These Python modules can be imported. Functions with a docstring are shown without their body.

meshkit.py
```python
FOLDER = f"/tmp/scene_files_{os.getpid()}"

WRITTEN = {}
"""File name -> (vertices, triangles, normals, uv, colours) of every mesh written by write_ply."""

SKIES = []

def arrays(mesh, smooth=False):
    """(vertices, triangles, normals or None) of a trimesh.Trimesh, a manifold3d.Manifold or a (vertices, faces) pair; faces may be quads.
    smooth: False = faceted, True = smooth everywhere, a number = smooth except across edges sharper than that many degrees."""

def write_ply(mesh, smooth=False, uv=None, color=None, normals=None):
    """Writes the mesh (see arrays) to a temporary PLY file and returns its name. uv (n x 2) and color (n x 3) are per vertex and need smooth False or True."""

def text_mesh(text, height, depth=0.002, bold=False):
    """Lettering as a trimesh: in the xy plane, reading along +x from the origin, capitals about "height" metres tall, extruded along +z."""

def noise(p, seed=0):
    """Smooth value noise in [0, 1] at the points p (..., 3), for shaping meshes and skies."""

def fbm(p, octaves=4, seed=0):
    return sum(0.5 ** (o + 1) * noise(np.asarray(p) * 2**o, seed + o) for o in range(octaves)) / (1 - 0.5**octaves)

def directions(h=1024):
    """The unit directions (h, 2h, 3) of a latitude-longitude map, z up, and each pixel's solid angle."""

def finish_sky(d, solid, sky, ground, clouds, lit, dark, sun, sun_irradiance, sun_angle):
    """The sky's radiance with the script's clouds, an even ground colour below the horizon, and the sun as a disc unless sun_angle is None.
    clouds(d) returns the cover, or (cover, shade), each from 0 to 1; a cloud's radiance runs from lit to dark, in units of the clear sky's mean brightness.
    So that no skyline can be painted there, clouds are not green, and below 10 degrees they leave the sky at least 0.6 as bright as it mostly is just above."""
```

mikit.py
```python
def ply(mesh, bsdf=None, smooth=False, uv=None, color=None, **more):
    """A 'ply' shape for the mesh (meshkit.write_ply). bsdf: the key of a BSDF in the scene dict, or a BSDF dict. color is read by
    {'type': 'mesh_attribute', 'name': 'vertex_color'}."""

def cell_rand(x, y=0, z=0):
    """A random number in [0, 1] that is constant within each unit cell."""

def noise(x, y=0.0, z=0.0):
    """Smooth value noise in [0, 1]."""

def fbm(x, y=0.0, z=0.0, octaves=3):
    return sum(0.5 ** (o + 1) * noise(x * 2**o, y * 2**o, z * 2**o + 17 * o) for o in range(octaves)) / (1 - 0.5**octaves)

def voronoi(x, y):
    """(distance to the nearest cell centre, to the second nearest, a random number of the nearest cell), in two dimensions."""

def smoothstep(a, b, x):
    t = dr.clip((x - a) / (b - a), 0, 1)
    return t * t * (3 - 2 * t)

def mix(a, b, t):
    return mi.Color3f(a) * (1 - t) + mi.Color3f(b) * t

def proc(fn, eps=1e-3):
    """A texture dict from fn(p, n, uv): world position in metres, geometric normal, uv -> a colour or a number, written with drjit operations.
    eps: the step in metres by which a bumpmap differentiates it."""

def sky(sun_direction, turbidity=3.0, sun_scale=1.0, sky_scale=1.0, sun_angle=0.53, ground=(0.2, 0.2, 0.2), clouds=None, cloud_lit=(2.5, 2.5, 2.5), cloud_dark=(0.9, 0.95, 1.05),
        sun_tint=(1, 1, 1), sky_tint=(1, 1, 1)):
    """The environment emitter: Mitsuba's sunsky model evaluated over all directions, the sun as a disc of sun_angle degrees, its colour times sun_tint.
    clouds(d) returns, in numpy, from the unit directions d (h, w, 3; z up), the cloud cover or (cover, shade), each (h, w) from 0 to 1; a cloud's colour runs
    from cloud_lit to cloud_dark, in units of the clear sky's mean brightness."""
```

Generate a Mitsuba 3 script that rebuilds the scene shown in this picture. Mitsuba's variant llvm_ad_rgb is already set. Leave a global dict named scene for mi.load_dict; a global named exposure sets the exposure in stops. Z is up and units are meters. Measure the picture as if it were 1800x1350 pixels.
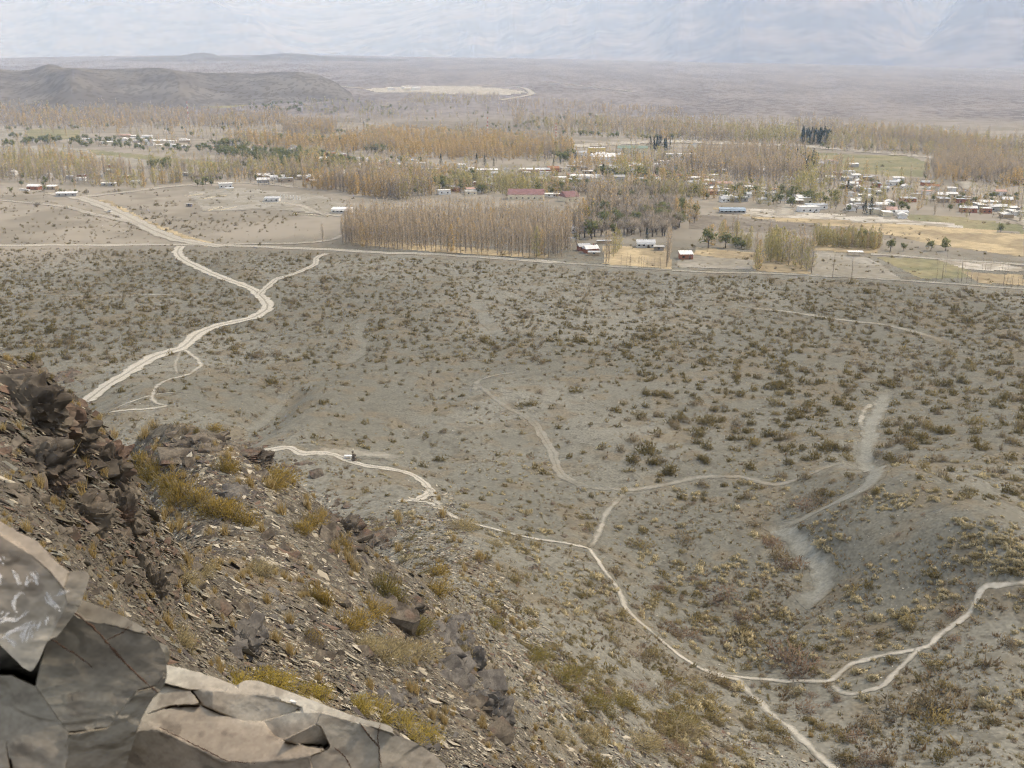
import math, numpy as np, trimesh, mitsuba as mi, drjit as dr
from scipy.interpolate import RBFInterpolator
from scipy.ndimage import map_coordinates
import mikit, meshkit
from mikit import noise, fbm, smoothstep, mix, cell_rand
T = mi.ScalarTransform4f
scene, labels = {}, {}
RNG = np.random.default_rng(7)

# ------------------------------------------------------------------ camera, sky, exposure
exposure = 2.95
PITCH, FPX, EYE = math.radians(17.1), 1766.0, np.array([0, 0, 100.0])
scene['camera'] = {'type': 'thinlens', 'fov': 2 * math.degrees(math.atan(900 / FPX)), 'fov_axis': 'x', 'near_clip': 0.1, 'far_clip': 90000.0,
                   'aperture_radius': 0.0016, 'focus_distance': 90.0,
                   'to_world': T().look_at(origin=EYE.tolist(), target=[0, math.cos(PITCH), 100 - math.sin(PITCH)], up=[0, 0, 1]),
                   'medium': {'type': 'ref', 'id': 'air'}}
SUN = np.array([0.62, 0.30, 0.86])
def thin_cloud(d):
    n = meshkit.fbm(np.stack([d[..., 0] / (d[..., 2] + .25), d[..., 1] / (d[..., 2] + .25), d[..., 2] * 0], -1) * 2.2, 5, 3)
    return 0.72 + 0.28 * n, np.clip(n * 1.1 - .35, 0, 1) * .35
scene['sky'] = mikit.sky(SUN.tolist(), turbidity=3, sun_scale=0.42, sun_angle=9, clouds=thin_cloud, cloud_lit=(1.64, 1.75, 1.92), cloud_dark=(1.0, 1.06, 1.16), sun_tint=(.95, 1, 1.1), ground=(.2, .2, .18))
scene['air'] = {'type': 'homogeneous', 'albedo': {'type': 'rgb', 'value': [.91, .945, .985]}, 'sigma_t': {'type': 'rgb', 'value': [0.000048, 0.000059, 0.000080]}}
HAZE = ((-36000., 36000.), (-9000., 47000.), (-40., 4600.))
scene['haze'] = {'type': 'cube', 'bsdf': {'type': 'null'}, 'interior': {'type': 'ref', 'id': 'air'},
                 'to_world': T().translate([sum(a) / 2 for a in HAZE]).scale([(a[1] - a[0]) / 2 for a in HAZE])}
labels['haze'] = {'label': 'thin dusty haze filling the valley', 'category': 'haze', 'kind': 'stuff'}

# ------------------------------------------------------------------ helpers: rays, noise
def ray(px, py):
    u, v = (np.asarray(px, float) - 900) / FPX, (np.asarray(py, float) - 675) / FPX
    return u, math.cos(PITCH) - v * math.sin(PITCH), -math.sin(PITCH) - v * math.cos(PITCH)
def polar(px, py):
    """azimuth (rad, clockwise from +y) and fall per metre of a photograph pixel"""
    x, y, z = ray(px, py)
    return np.arctan2(x, y), -z / np.hypot(x, y)
def nz(x, y, s, octv=4, seed=0):
    return meshkit.fbm(np.stack([np.asarray(x, float) / s, np.asarray(y, float) / s, np.zeros(np.shape(x)) + .37 * seed], -1), octv, seed) - .5
def sstep(a, b, x):
    t = np.clip((x - a) / (b - a), 0, 1)
    return t * t * (3 - 2 * t)
def ridged(x, y, s, octv=5, seed=0):
    out, amp, tot, w = 0, 1., 0, 1.
    for o in range(octv):
        n = 1 - np.abs(2 * meshkit.noise(np.stack([x / s * 2 ** o, y / s * 2 ** o, np.zeros(np.shape(x)) + o * 3.3], -1), seed + o) - 1)
        n = n * n * w
        w = np.clip(n * 1.6, 0, 1)
        out, tot, amp = out + n * amp, tot + amp, amp * .5
    return out / tot

# ------------------------------------------------------------------ terrain: the slope below the viewpoint is set by surveyed points
# (photo column, photo row, distance) of visible ground
SEEN = [(0, 612, 38), (75, 645, 42), (165, 700, 47), (235, 800, 50), (0, 750, 31), (110, 800, 36), (200, 890, 38), (0, 900, 24), (110, 950, 27), (245, 1000, 35), (275, 1100, 30),
        (300, 900, 66), (310, 1000, 53), (330, 1100, 42), (300, 770, 108), (240, 765, 112), (205, 742, 118), (350, 775, 112), (420, 785, 112), (420, 880, 84), (420, 1000, 64), (420, 1100, 49), (420, 1180, 39),
        (470, 805, 108), (520, 830, 104), (560, 860, 100), (620, 925, 95), (620, 1050, 70), (620, 1200, 50), (620, 1300, 39), (690, 985, 96), (690, 1100, 70),
        (760, 1050, 96), (760, 1200, 70), (760, 1345, 50), (720, 960, 112), (760, 1000, 120), (800, 950, 165), (830, 1120, 88), (830, 1250, 67), (800, 1345, 52),
        (900, 1290, 72), (900, 1200, 95), (900, 1100, 122), (900, 1000, 165), (900, 920, 200), (900, 830, 244), (760, 880, 212), (680, 880, 205), (650, 800, 252), (560, 795, 250), (500, 790, 250),
        (1000, 1340, 82), (1000, 1200, 112), (1000, 1100, 140), (1000, 1000, 172), (1100, 1340, 96), (1100, 1200, 128), (1100, 1080, 164), (1100, 950, 200),
        (1200, 1340, 110), (1200, 1200, 140), (1300, 1345, 119), (1300, 1200, 147), (1300, 1050, 182), (1300, 900, 222), (1480, 1345, 128), (1480, 1200, 152), (1480, 1050, 184),
        (1480, 900, 222), (1700, 1340, 130), (1700, 1200, 152), (1700, 1050, 184), (1790, 1340, 131), (1790, 1100, 172), (1790, 900, 220),
        (300, 720, 285), (200, 700, 292), (420, 720, 288), (1100, 760, 274), (1500, 760, 274), (1790, 740, 285), (900, 730, 290), (650, 720, 291)]
# (azimuth in degrees, distance, height) of ground that the photograph does not show
UNSEEN = [(-29, 4, 97), (-29, 11, 93), (-24, 4, 97), (-24, 11, 92.5), (-18, 5, 96), (-18, 13, 89), (-12, 5, 95.5), (-12, 13, 88), (-12, 26, 80.5), (-6, 6, 94.5), (-6, 14, 87.5), (-6, 28, 77.5), (0, 5, 95), (0, 12, 89), (0, 24, 79),
          (0, 40, 67.5), (8, 6, 93), (8, 20, 81), (8, 45, 61), (8, 70, 41), (18, 6, 93), (18, 20, 80), (18, 50, 57), (18, 85, 31), (29, 6, 93), (29, 25, 76), (29, 60, 50), (29, 95, 24), (36, 30, 72), (36, 90, 26), (36, 140, 4),
          (-31, 65, 66), (-31, 110, 34), (-31, 170, 10), (-26, 70, 64), (-26, 110, 36), (-26, 160, 14), (-22, 66, 64), (-21, 140, 30), (-18, 140, 33), (-18, 190, 10), (-14, 140, 34), (-14, 185, 12), (-10, 122, 30), (-10, 160, 14),
          (-20, 235, 2), (-28, 235, 2), (-12, 215, 5), (-36, 30, 86), (-36, 90, 50), (-36, 160, 14), (-36, 260, 1)]
pts, val = [], []
for px, py, d in SEEN:
    a, t = polar(px, py)
    pts.append((a * 2.4, math.log(d))); val.append(100 - d * t)
for a, d, z in UNSEEN:
    pts.append((math.radians(a) * 2.4, math.log(d))); val.append(z)
for a in range(-40, 41, 8):
    for d, z in ((1.0, 98.5), (2.2, 98.0), (310, .8), (390, 0), (520, 0)):
        pts.append((math.radians(a) * 2.4, math.log(d))); val.append(z)
A0, A1, L0, L1 = math.radians(-40), math.radians(40), 0.0, math.log(520)
ga, gl = np.meshgrid(np.linspace(A0, A1, 170), np.linspace(L0, L1, 260), indexing='ij')
NEAR = RBFInterpolator(np.array(pts), np.array(val), kernel='thin_plate_spline', smoothing=0.02)(np.stack([ga.ravel() * 2.4, gl.ravel()], 1)).reshape(ga.shape)

def smooth_base(x, y):
    """ground without its small relief"""
    d = np.hypot(x, y) + 1e-6
    a = np.arctan2(x, y)
    ia = (np.clip(a, A0, A1) - A0) / (A1 - A0) * 169
    il = (np.log(np.clip(d, 1, 519)) - L0) / (L1 - L0) * 259
    near = map_coordinates(NEAR, [ia, il], order=1, mode='nearest')
    back = sstep(math.radians(60), math.radians(130), np.abs(a))                   # the mountain goes on behind the viewpoint
    near = near * (1 - back) + back * (98 + 60 * sstep(10, 500, d))
    az = np.degrees(a)
    e = np.interp(az, [-40, -27, -20, -12, 0, 12, 26, 40], [.75, .80, .98, 1.06, .93, .66, .33, .2])
    s = (100 + 11000 * np.tan(np.radians(e))) / 8700
    t = np.clip(d - 2300, 0, 9200)
    far = s * (t - 500 * (1 - np.exp(-t / 500))) * (1 - back) + back * 158
    far = far - sstep(11500, 14000, d) * 60
    far = np.where(d > 24000, np.minimum(far, 250), far)
    w = sstep(330, 515, d)
    return near * (1 - w) + far * w

def cast0(px, py, fn, lo=20., hi=14000.):
    """first point at which the rays of these pixels meet the surface fn"""
    a, t = polar(np.atleast_1d(np.asarray(px, float)), np.atleast_1d(np.asarray(py, float)))
    ds = np.exp(np.linspace(math.log(lo), math.log(hi), 700))
    sx, cx = np.sin(a), np.cos(a)
    X, Y = ds[None] * sx[:, None], ds[None] * cx[:, None]
    under = fn(X.ravel(), Y.ravel()).reshape(X.shape) > 100 - ds[None] * t[:, None]
    i = np.argmax(under, 1)
    i = np.where(under.any(1), np.maximum(i, 1), len(ds) - 1)
    a0, a1 = ds[i - 1], ds[i]
    for _ in range(14):
        m = (a0 + a1) / 2
        hit = fn(m * sx, m * cx) > 100 - m * t
        a0, a1 = np.where(hit, a0, m), np.where(hit, m, a1)
    return np.stack([a1 * sx, a1 * cx], 1)

def line_dist(x, y, poly):
    """distance to a polyline and the run along it"""
    best, run, acc = np.full(np.shape(x), 1e9), np.zeros(np.shape(x)), 0.
    for p, q in zip(poly[:-1], poly[1:]):
        v = q - p
        L = np.hypot(*v)
        t = np.clip(((x - p[0]) * v[0] + (y - p[1]) * v[1]) / (L * L), 0, 1)
        dd = np.hypot(x - p[0] - t * v[0], y - p[1] - t * v[1])
        run = np.where(dd < best, acc + t * L, run)
        best = np.minimum(best, dd)
        acc += L
    return best, run
def curve(px, n=60, fn=smooth_base):
    """photo pixels -> a smooth ground polyline"""
    p = cast0([a for a, b in px], [b for a, b in px], fn)
    s = np.r_[0, np.cumsum(np.hypot(*np.diff(p, axis=0).T))]
    from scipy.interpolate import PchipInterpolator
    return PchipInterpolator(s, p)(np.linspace(0, s[-1], n))

# relief of its own: (polyline, half width, rise)
RELIEF = [(curve([(1525, 795), (1500, 870), (1420, 908), (1362, 926), (1440, 1000), (1440, 1030), (1380, 1075), (1300, 1130)], 40), 4.5, -2.2),
          (curve([(1545, 868), (1640, 915), (1720, 970), (1800, 1030)], 24), 11.0, 7.2),
          (curve([(1480, 930), (1560, 985), (1640, 1000)], 16), 10.0, 4.2),
          (curve([(1110, 930), (1180, 1000), (1230, 1090), (1300, 1180)], 20), 13.0, -2.6),
          (curve([(1040, 985), (1095, 1070), (1150, 1140)], 20), 4.0, 1.2),
          (curve([(500, 690), (470, 735), (425, 765)], 20), 6.0, -3.0),
          (curve([(560, 690), (540, 740), (520, 775)], 20), 9.0, 2.0),
          (curve([(700, 760), (760, 800), (800, 850)], 20), 7.0, -1.6),
          (curve([(620, 560), (640, 610), (570, 660), (480, 720)], 24), 5.0, -1.0),
          (curve([(840, 560), (870, 620), (800, 690), (720, 740)], 24), 6.0, -1.2),
          (curve([(1520, 800), (1530, 740), (1560, 690), (1640, 640)], 24), 5.0, -1.3),
          (curve([(870, 690), (960, 720), (1060, 770), (1240, 800)], 24), 10.0, 1.3),
          (curve([(1700, 1230), (1640, 1290), (1560, 1340)], 16), 7.0, -2.0)]
def height(x, y):
    x, y = np.asarray(x, float), np.asarray(y, float)
    z = smooth_base(x, y)
    d = np.hypot(x, y)
    m = (d > 60) & (d < 480)
    if m.any():
        xs, ys, add = x[m], y[m], np.zeros(m.sum())
        for poly, w, h in RELIEF:
            q = (line_dist(xs, ys, poly)[0] / w) ** 2
            add += h * np.exp(-q * .7)
        z = z.copy(); z[m] += add
    z = z + nz(x, y, 55, 3, 1) * 2.6 * sstep(110, 230, d) * (1 - sstep(700, 1500, d))
    z = z + nz(x, y, 9, 3, 2) * 0.24 * sstep(40, 120, d) * (1 - sstep(500, 900, d))
    k = sstep(8, 24, d) * (1 - sstep(105, 150, d))                                  # ribs and steps of the rocky slope
    if (k > 0).any():
        r = ridged(x * .77 + y * .64, (y * .77 - x * .64) * .45, 15, 4, 11) - .45
        rib = 1 - sstep(math.radians(-22), math.radians(-15), np.arctan2(x, y)) * sstep(40, 60, d)
        z = z + k * (r * 2.6 + nz(x, y, 2.2, 3, 5) * .55)
        bed = (x * .62 + y * .22 + z * .55 + nz(x, y, 4, 3, 6) * 4.5) / 1.15                # bedding planes: small steps in the rock
        z = z + k * (.10 + .38 * rib) * ((bed - np.floor(bed)) ** 2 - .33) * np.clip(.5 + 3 * nz(x, y, 7, 2, 7), 0, 1.3)
    z = z + sstep(2600, 5000, d) * (1 - sstep(12000, 16000, d)) * nz(x, y, 900, 4, 8) * 22
    return z

# the ground sheet: one polar grid, fine where the photograph looks
az = np.r_[np.radians(np.linspace(-180, -33, 50))[:-1], np.radians(np.linspace(-33, 33, 620)), np.radians(np.linspace(33, 180, 50))[1:]]
rad = np.r_[np.exp(np.linspace(math.log(.6), math.log(22), 60))[:-1], np.exp(np.linspace(math.log(22), math.log(130), 300))[:-1], np.exp(np.linspace(math.log(130), math.log(700), 300))[:-1],
            np.exp(np.linspace(math.log(700), math.log(3500), 110))[:-1], np.exp(np.linspace(math.log(3500), math.log(33000), 90))]
GA, GR = np.meshgrid(az, rad, indexing='ij')
GX, GY = GR * np.sin(GA), GR * np.cos(GA)
GZ = height(GX.ravel(), GY.ravel()).reshape(GX.shape)
GZ[0] = GZ[-1] = (GZ[0] + GZ[-1]) / 2
GY = np.maximum(GY, -8500.)
LAZ, LRAD = az, np.log(rad)
def ground_z(x, y):
    """height of the built sheet itself"""
    x, y = np.asarray(x, float), np.asarray(y, float)
    ia = np.interp(np.arctan2(x, y), LAZ, np.arange(len(az)))
    il = np.interp(np.log(np.maximum(np.hypot(x, y), .61)), LRAD, np.arange(len(rad)))
    return map_coordinates(GZ, [np.atleast_1d(ia), np.atleast_1d(il)], order=1, mode='nearest').reshape(np.shape(ia))
def at(px, py, lo=20.):
    """photo pixels -> points of the ground (n, 3)"""
    p = cast0(px, py, ground_z, lo)
    return np.c_[p, ground_z(p[:, 0], p[:, 1])]
def px_of(p):
    """ground points -> photo pixels"""
    q = np.asarray(p, float) - EYE
    f = q[..., 1] * math.cos(PITCH) - q[..., 2] * math.sin(PITCH)
    u = q[..., 1] * math.sin(PITCH) + q[..., 2] * math.cos(PITCH)
    return 900 + FPX * q[..., 0] / f, 675 - FPX * u / f

# ------------------------------------------------------------------ writing entries
def add(key, mesh, bsdf, smooth=False, uv=None, color=None, **lab):
    scene[key] = mikit.ply(mesh, bsdf, smooth=smooth, uv=uv, color=color)
    if lab:
        labels[key] = lab
    return key
_count = {}
def numbered(name):
    n = _count.get(name, 0)
    _count[name] = n + 1
    return name if n == 0 else f'{name}_{n:03d}'
def grid_faces(n, m):
    i, j = np.meshgrid(np.arange(n - 1), np.arange(m - 1), indexing='ij')
    q = (i * m + j).ravel()
    return np.vstack([np.c_[q, q + 1, q + m + 1], np.c_[q, q + m + 1, q + m]])

# ------------------------------------------------------------------ materials
def diffuse(fn):
    return {'type': 'twosided', 'bsdf': {'type': 'diffuse', 'reflectance': mikit.proc(fn)}}
def rgb(*c):
    return {'type': 'twosided', 'bsdf': {'type': 'diffuse', 'reflectance': {'type': 'rgb', 'value': list(c)}}}
def ground_look(p, n, uv):
    # uv: (share of broken rock, share of farmed or trodden soil), both by place
    big, mid = fbm(p.x / 60, p.y / 60, 0, 3), fbm(p.x / 7, p.y / 7, 0, 3)
    fine = noise(p.x * 2.3, p.y * 2.3, p.z * 2.3)
    gravel = mix((.158, .152, .126), (.205, .197, .166), smoothstep(.3, .7, big))
    gravel = mix(gravel, (.175, .145, .10), smoothstep(.48, .72, mid) * .6)
    gravel = mix(gravel, (.115, .108, .088), smoothstep(.55, .75, fbm(p.x / 2.2, p.y / 2.2, 6, 3)) * .6)
    gravel = gravel * (0.66 + .54 * fine)
    rock = mix((.085, .076, .064), (.19, .17, .135), smoothstep(.25, .75, fbm(p.x * .9, p.y * .9, p.z * .9, 3)))
    rock = mix(rock, (.24, .17, .09), smoothstep(.55, .8, fbm(p.x / 3, p.y / 3, 5, 2)) * .35)
    rock = rock * (.45 + .75 * noise(p.x * 5, p.y * 5, p.z * 5))
    soil = mix((.275, .245, .20), (.21, .188, .152), smoothstep(.35, .7, fbm(p.x / 35, p.y / 35, 3, 3)))
    c = mix(gravel, soil, uv.y)
    # far fans: scrub too small to pick out one by one
    d = dr.sqrt(p.x * p.x + p.y * p.y)
    scrub = smoothstep(.42, .62, fbm(p.x / 14, p.y / 30, 9, 2)) * .6 + smoothstep(.35, .7, fbm(p.x / 160, p.y / 420, 2, 3)) * .4
    fan = mix((.235, .21, .195), (.13, .115, .108), scrub)
    c = mix(c, fan, smoothstep(2100, 2900, d))
    return mix(c, rock, uv.x)
scene['m_ground'] = diffuse(ground_look)
d = GR.ravel()
rocky = sstep(0, 1, (1 - sstep(95, 150, d) + nz(GX.ravel(), GY.ravel(), 14, 3, 4) * .8))
# rock ends along the foot of the spur
foot = np.interp(np.degrees(GA.ravel()), [-34, -22, -12, -7, -2, 3, 10, 20, 34], [150, 160, 150, 122, 100, 78, 60, 45, 40])
rocky = 1 - sstep(.70, 1.3, d / foot + nz(GX.ravel(), GY.ravel(), 9, 3, 4) * .7 + nz(GX.ravel(), GY.ravel(), 2.5, 2, 14) * .35)
soil = sstep(560, 700, d)
add('ground', (np.c_[GX.ravel(), GY.ravel(), GZ.ravel()], grid_faces(*GX.shape)), 'm_ground', smooth=True, uv=np.c_[rocky, soil],
    label='grey gravel desert plain with rocky slope and far bajada', kind='structure')
from shapely import contains_xy, Polygon
# ------------------------------------------------------------------ roads, paths and dry washes, laid on the ground
def gravel_look(p):
    big, mid = fbm(p.x / 60, p.y / 60, 0, 3), fbm(p.x / 7, p.y / 7, 0, 3)
    g = mix((.158, .152, .126), (.205, .197, .166), smoothstep(.3, .7, big))
    g = mix(g, (.175, .145, .10), smoothstep(.48, .72, mid) * .6)
    g = mix(g, (.115, .108, .088), smoothstep(.55, .75, fbm(p.x / 2.2, p.y / 2.2, 6, 3)) * .6)
    g = g * (0.66 + .54 * noise(p.x * 2.3, p.y * 2.3, p.z * 2.3))
    soil = mix((.275, .245, .20), (.21, .188, .152), smoothstep(.35, .7, fbm(p.x / 35, p.y / 35, 3, 3)))
    return mix(g, soil, smoothstep(560, 700, dr.sqrt(p.x * p.x + p.y * p.y)))
def road_look(p, n, uv):
    # uv.x: 0..1 across; uv.y: whole part 0 worn path, 1 two wheel tracks, 2 gravel bed; fraction: how bare it is
    kind, bare = dr.floor(uv.y), uv.y - dr.floor(uv.y)
    e = dr.abs(uv.x - .5) * 2
    n1 = fbm(p.x / 1.6, p.y / 1.6, 1, 3)
    dust = mix((.45, .425, .37), (.35, .325, .27), n1) * (.85 + .3 * noise(p.x * 3, p.y * 3, p.z))
    wash = mix((.245, .243, .215), (.19, .187, .16), n1) * (.8 + .4 * noise(p.x * 3.1, p.y * 3.1, 2))
    path = (1 - smoothstep(.1, 1, e + (n1 - .5) * 1.1)) * (.6 + .8 * fbm(p.x / 5, p.y / 5, 8, 2))
    wheel = smoothstep(.0, .3, 1 - dr.abs(e - .5) / .42 + (n1 - .5) * .5) * .62 + .38 * (1 - smoothstep(.72, 1, e + (n1 - .5) * .4))
    bed = (1 - smoothstep(.45, 1, e + (n1 - .5) * .8)) * (.85 + .3 * fbm(p.x / 4, p.y / 4, 8, 2))
    w = dr.select(kind < .5, path, dr.select(kind < 1.5, wheel, bed)) * bare / .98
    return mix(gravel_look(p), dr.select(kind < 1.5, dust, wash), dr.clip(w, 0, 1))
scene['m_road'] = diffuse(road_look)
NO_SHRUB = []
def ribbon(name, px, width, kind, bare, lift, label, step=1.2):
    p = curve(px, 400, ground_z)
    L = np.hypot(*np.diff(p, axis=0).T).sum()
    n = int(np.clip(L / step, 12, 1500))
    p = curve(px, n, ground_z)
    k = np.arange(n)
    p = p + np.c_[nz(k * 1., k * 0., 9, 2, len(NO_SHRUB)), nz(k * 1., k * 0., 9, 2, len(NO_SHRUB) + 50)] * min(width * .5, 1.2)
    t = np.gradient(p, axis=0)
    t /= np.linalg.norm(t, axis=1, keepdims=True) + 1e-9
    side = np.c_[t[:, 1], -t[:, 0]]
    w = width * (.85 + .5 * (nz(k * 1., k * 0 + 3., 6, 2, 3) + .5)) * .5
    m = 7
    s = np.linspace(-1, 1, m)
    rough = 1 + nz(k[:, None] + 0 * s[None], 9. * np.sign(s)[None] + 0 * k[:, None], 2.2, 2, 8) * .7
    q = p[:, None] + side[:, None] * (s[None, :, None] * (w[:, None] * rough)[..., None])
    z = ground_z(q[..., 0].ravel(), q[..., 1].ravel()).reshape(n, m) + lift
    v = np.c_[q.reshape(-1, 2), z.ravel()]
    end = np.minimum(k, n - 1 - k) / (n * (.07 if name == 'dry_wash' else .16)) if name == 'path' and bare < .62 or name == 'dry_wash' else np.ones(n)
    uv = np.c_[np.tile((s + 1) / 2, n), np.repeat(kind + np.clip(bare * np.clip(end, 0, 1), .002, 1) * .98, m)]
    NO_SHRUB.append((p[::3] if n > 40 else p, width * .5 + .5))
    return add(numbered(name), (v, grid_faces(n, m)), 'm_road', smooth=True, uv=uv, label=label, kind='structure')

ribbon('road', [(-60, 431), (140, 431), (330, 430), (470, 434), (565, 438), (700, 445), (830, 451), (985, 462)], 7.0, 1, .72, .12, 'straight pale dirt road along the far edge of the desert', 2.5)
ribbon('road', [(975, 461), (1060, 467), (1180, 475), (1430, 484), (1600, 494), (1860, 512)], 5.0, 0, .42, .13, 'faint pale track along the desert edge at right', 2.5)
ribbon('road', [(318, 433), (313, 447), (345, 468), (400, 492), (445, 510), (466, 530), (468, 545), (448, 557), (385, 572), (350, 585), (325, 608), (270, 628), (220, 658), (150, 708)], 5.8, 1, .97, .12, 'winding pale dirt road crossing the desert to the rocks')
ribbon('road', [(455, 519), (480, 495), (520, 480), (553, 465), (558, 452), (575, 446)], 3.6, 1, .8, .14, 'narrow dirt track forking off the winding road')
ribbon('road', [(90, 340), (135, 347), (200, 370), (250, 395), (320, 423), (390, 434)], 11, 1, .7, .2, 'broad dirt road from the left houses to the junction', 3)
ribbon('road', [(-40, 350), (100, 362), (180, 380), (250, 395)], 6, 1, .45, .22, 'faint dirt track below the left houses', 3)
ribbon('road', [(130, 347), (220, 338), (300, 328), (400, 322), (520, 330)], 9, 1, .45, .25, 'dirt street along the edge of the left village', 3)
ribbon('road', [(500, 357), (530, 362), (560, 374), (600, 380)], 7, 0, .55, .25, 'sandy track beside the white long building', 3)
ribbon('road', [(400, 428), (520, 428), (590, 420), (600, 414)], 5, 0, .5, .2, 'sandy track to the corner of the bare grove', 3)
ribbon('path', [(318, 612), (345, 630), (351, 645), (335, 656), (285, 672), (270, 690), (275, 708), (290, 714), (240, 720), (195, 724)], 1.7, 0, .75, .06, 'twisting footpath below the winding road', .7)
ribbon('path', [(320, 615), (309, 640), (313, 658)], 1.4, 0, .45, .06, 'short footpath loop beside the winding road', .7)
ribbon('path', [(320, 690), (270, 694), (232, 706), (195, 722)], 1.5, 0, .55, .06, 'footpath running to the dark rocks', .7)
ribbon('path', [(465, 793), (512, 789), (530, 796), (580, 798), (612, 810), (640, 818), (710, 830), (745, 850), (758, 862), (735, 878), (700, 881)], 2.4, 1, .95, .06, 'pale double track passing the stone monument', .6)
ribbon('path', [(755, 858), (764, 873), (772, 893)], 1.8, 0, .6, .06, 'short worn link between two track ends', .6)
ribbon('path', [(700, 879), (745, 882), (770, 891), (810, 913), (870, 930), (930, 945), (1000, 956), (1032, 963), (1060, 1000), (1085, 1030), (1098, 1065), (1150, 1115), (1200, 1155), (1245, 1181), (1290, 1192), (1330, 1230), (1400, 1290), (1500, 1370)], 1.55, 0, .9, .06, 'long pale footpath winding down the lower slope', .5)
ribbon('path', [(1240, 1178), (1300, 1190), (1400, 1197), (1460, 1195), (1500, 1165), (1560, 1150), (1615, 1142), (1660, 1110), (1700, 1080), (1720, 1050), (1735, 1030), (1765, 1026), (1850, 1034)], 1.3, 0, .92, .06, 'footpath climbing to the right over the low mound', .5)
ribbon('path', [(1615, 1142), (1570, 1185), (1535, 1212), (1500, 1219), (1462, 1206)], 1.1, 0, .85, .06, 'side branch of the right footpath', .5)
ribbon('path', [(933, 735), (968, 790), (990, 835), (1030, 857)], 2.4, 1, .3, .06, 'faded wheel track in mid desert', .8)
ribbon('path', [(1025, 855), (1100, 861), (1180, 850), (1240, 838), (1300, 838), (1370, 851), (1430, 830), (1480, 815)], 2.0, 0, .3, .06, 'faint path bending across the desert to the dry wash', .8)
ribbon('path', [(1095, 872), (1065, 905), (1050, 940), (1038, 963)], 1.3, 0, .5, .06, 'faint spur joining the long footpath', .6)
ribbon('path', [(835, 688), (838, 672), (862, 662), (905, 655)], 2.0, 0, .25, .06, 'faint curved trace in mid desert', .8)
ribbon('path', [(838, 675), (880, 708), (935, 737)], 1.8, 0, .18, .06, 'faint trace above the faded wheel track', .8)
ribbon('path', [(1300, 538), (1400, 550), (1500, 565), (1560, 572), (1660, 602)], 3.5, 0, .4, .06, 'faint track crossing the dense scrub at right', 2)
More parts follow.
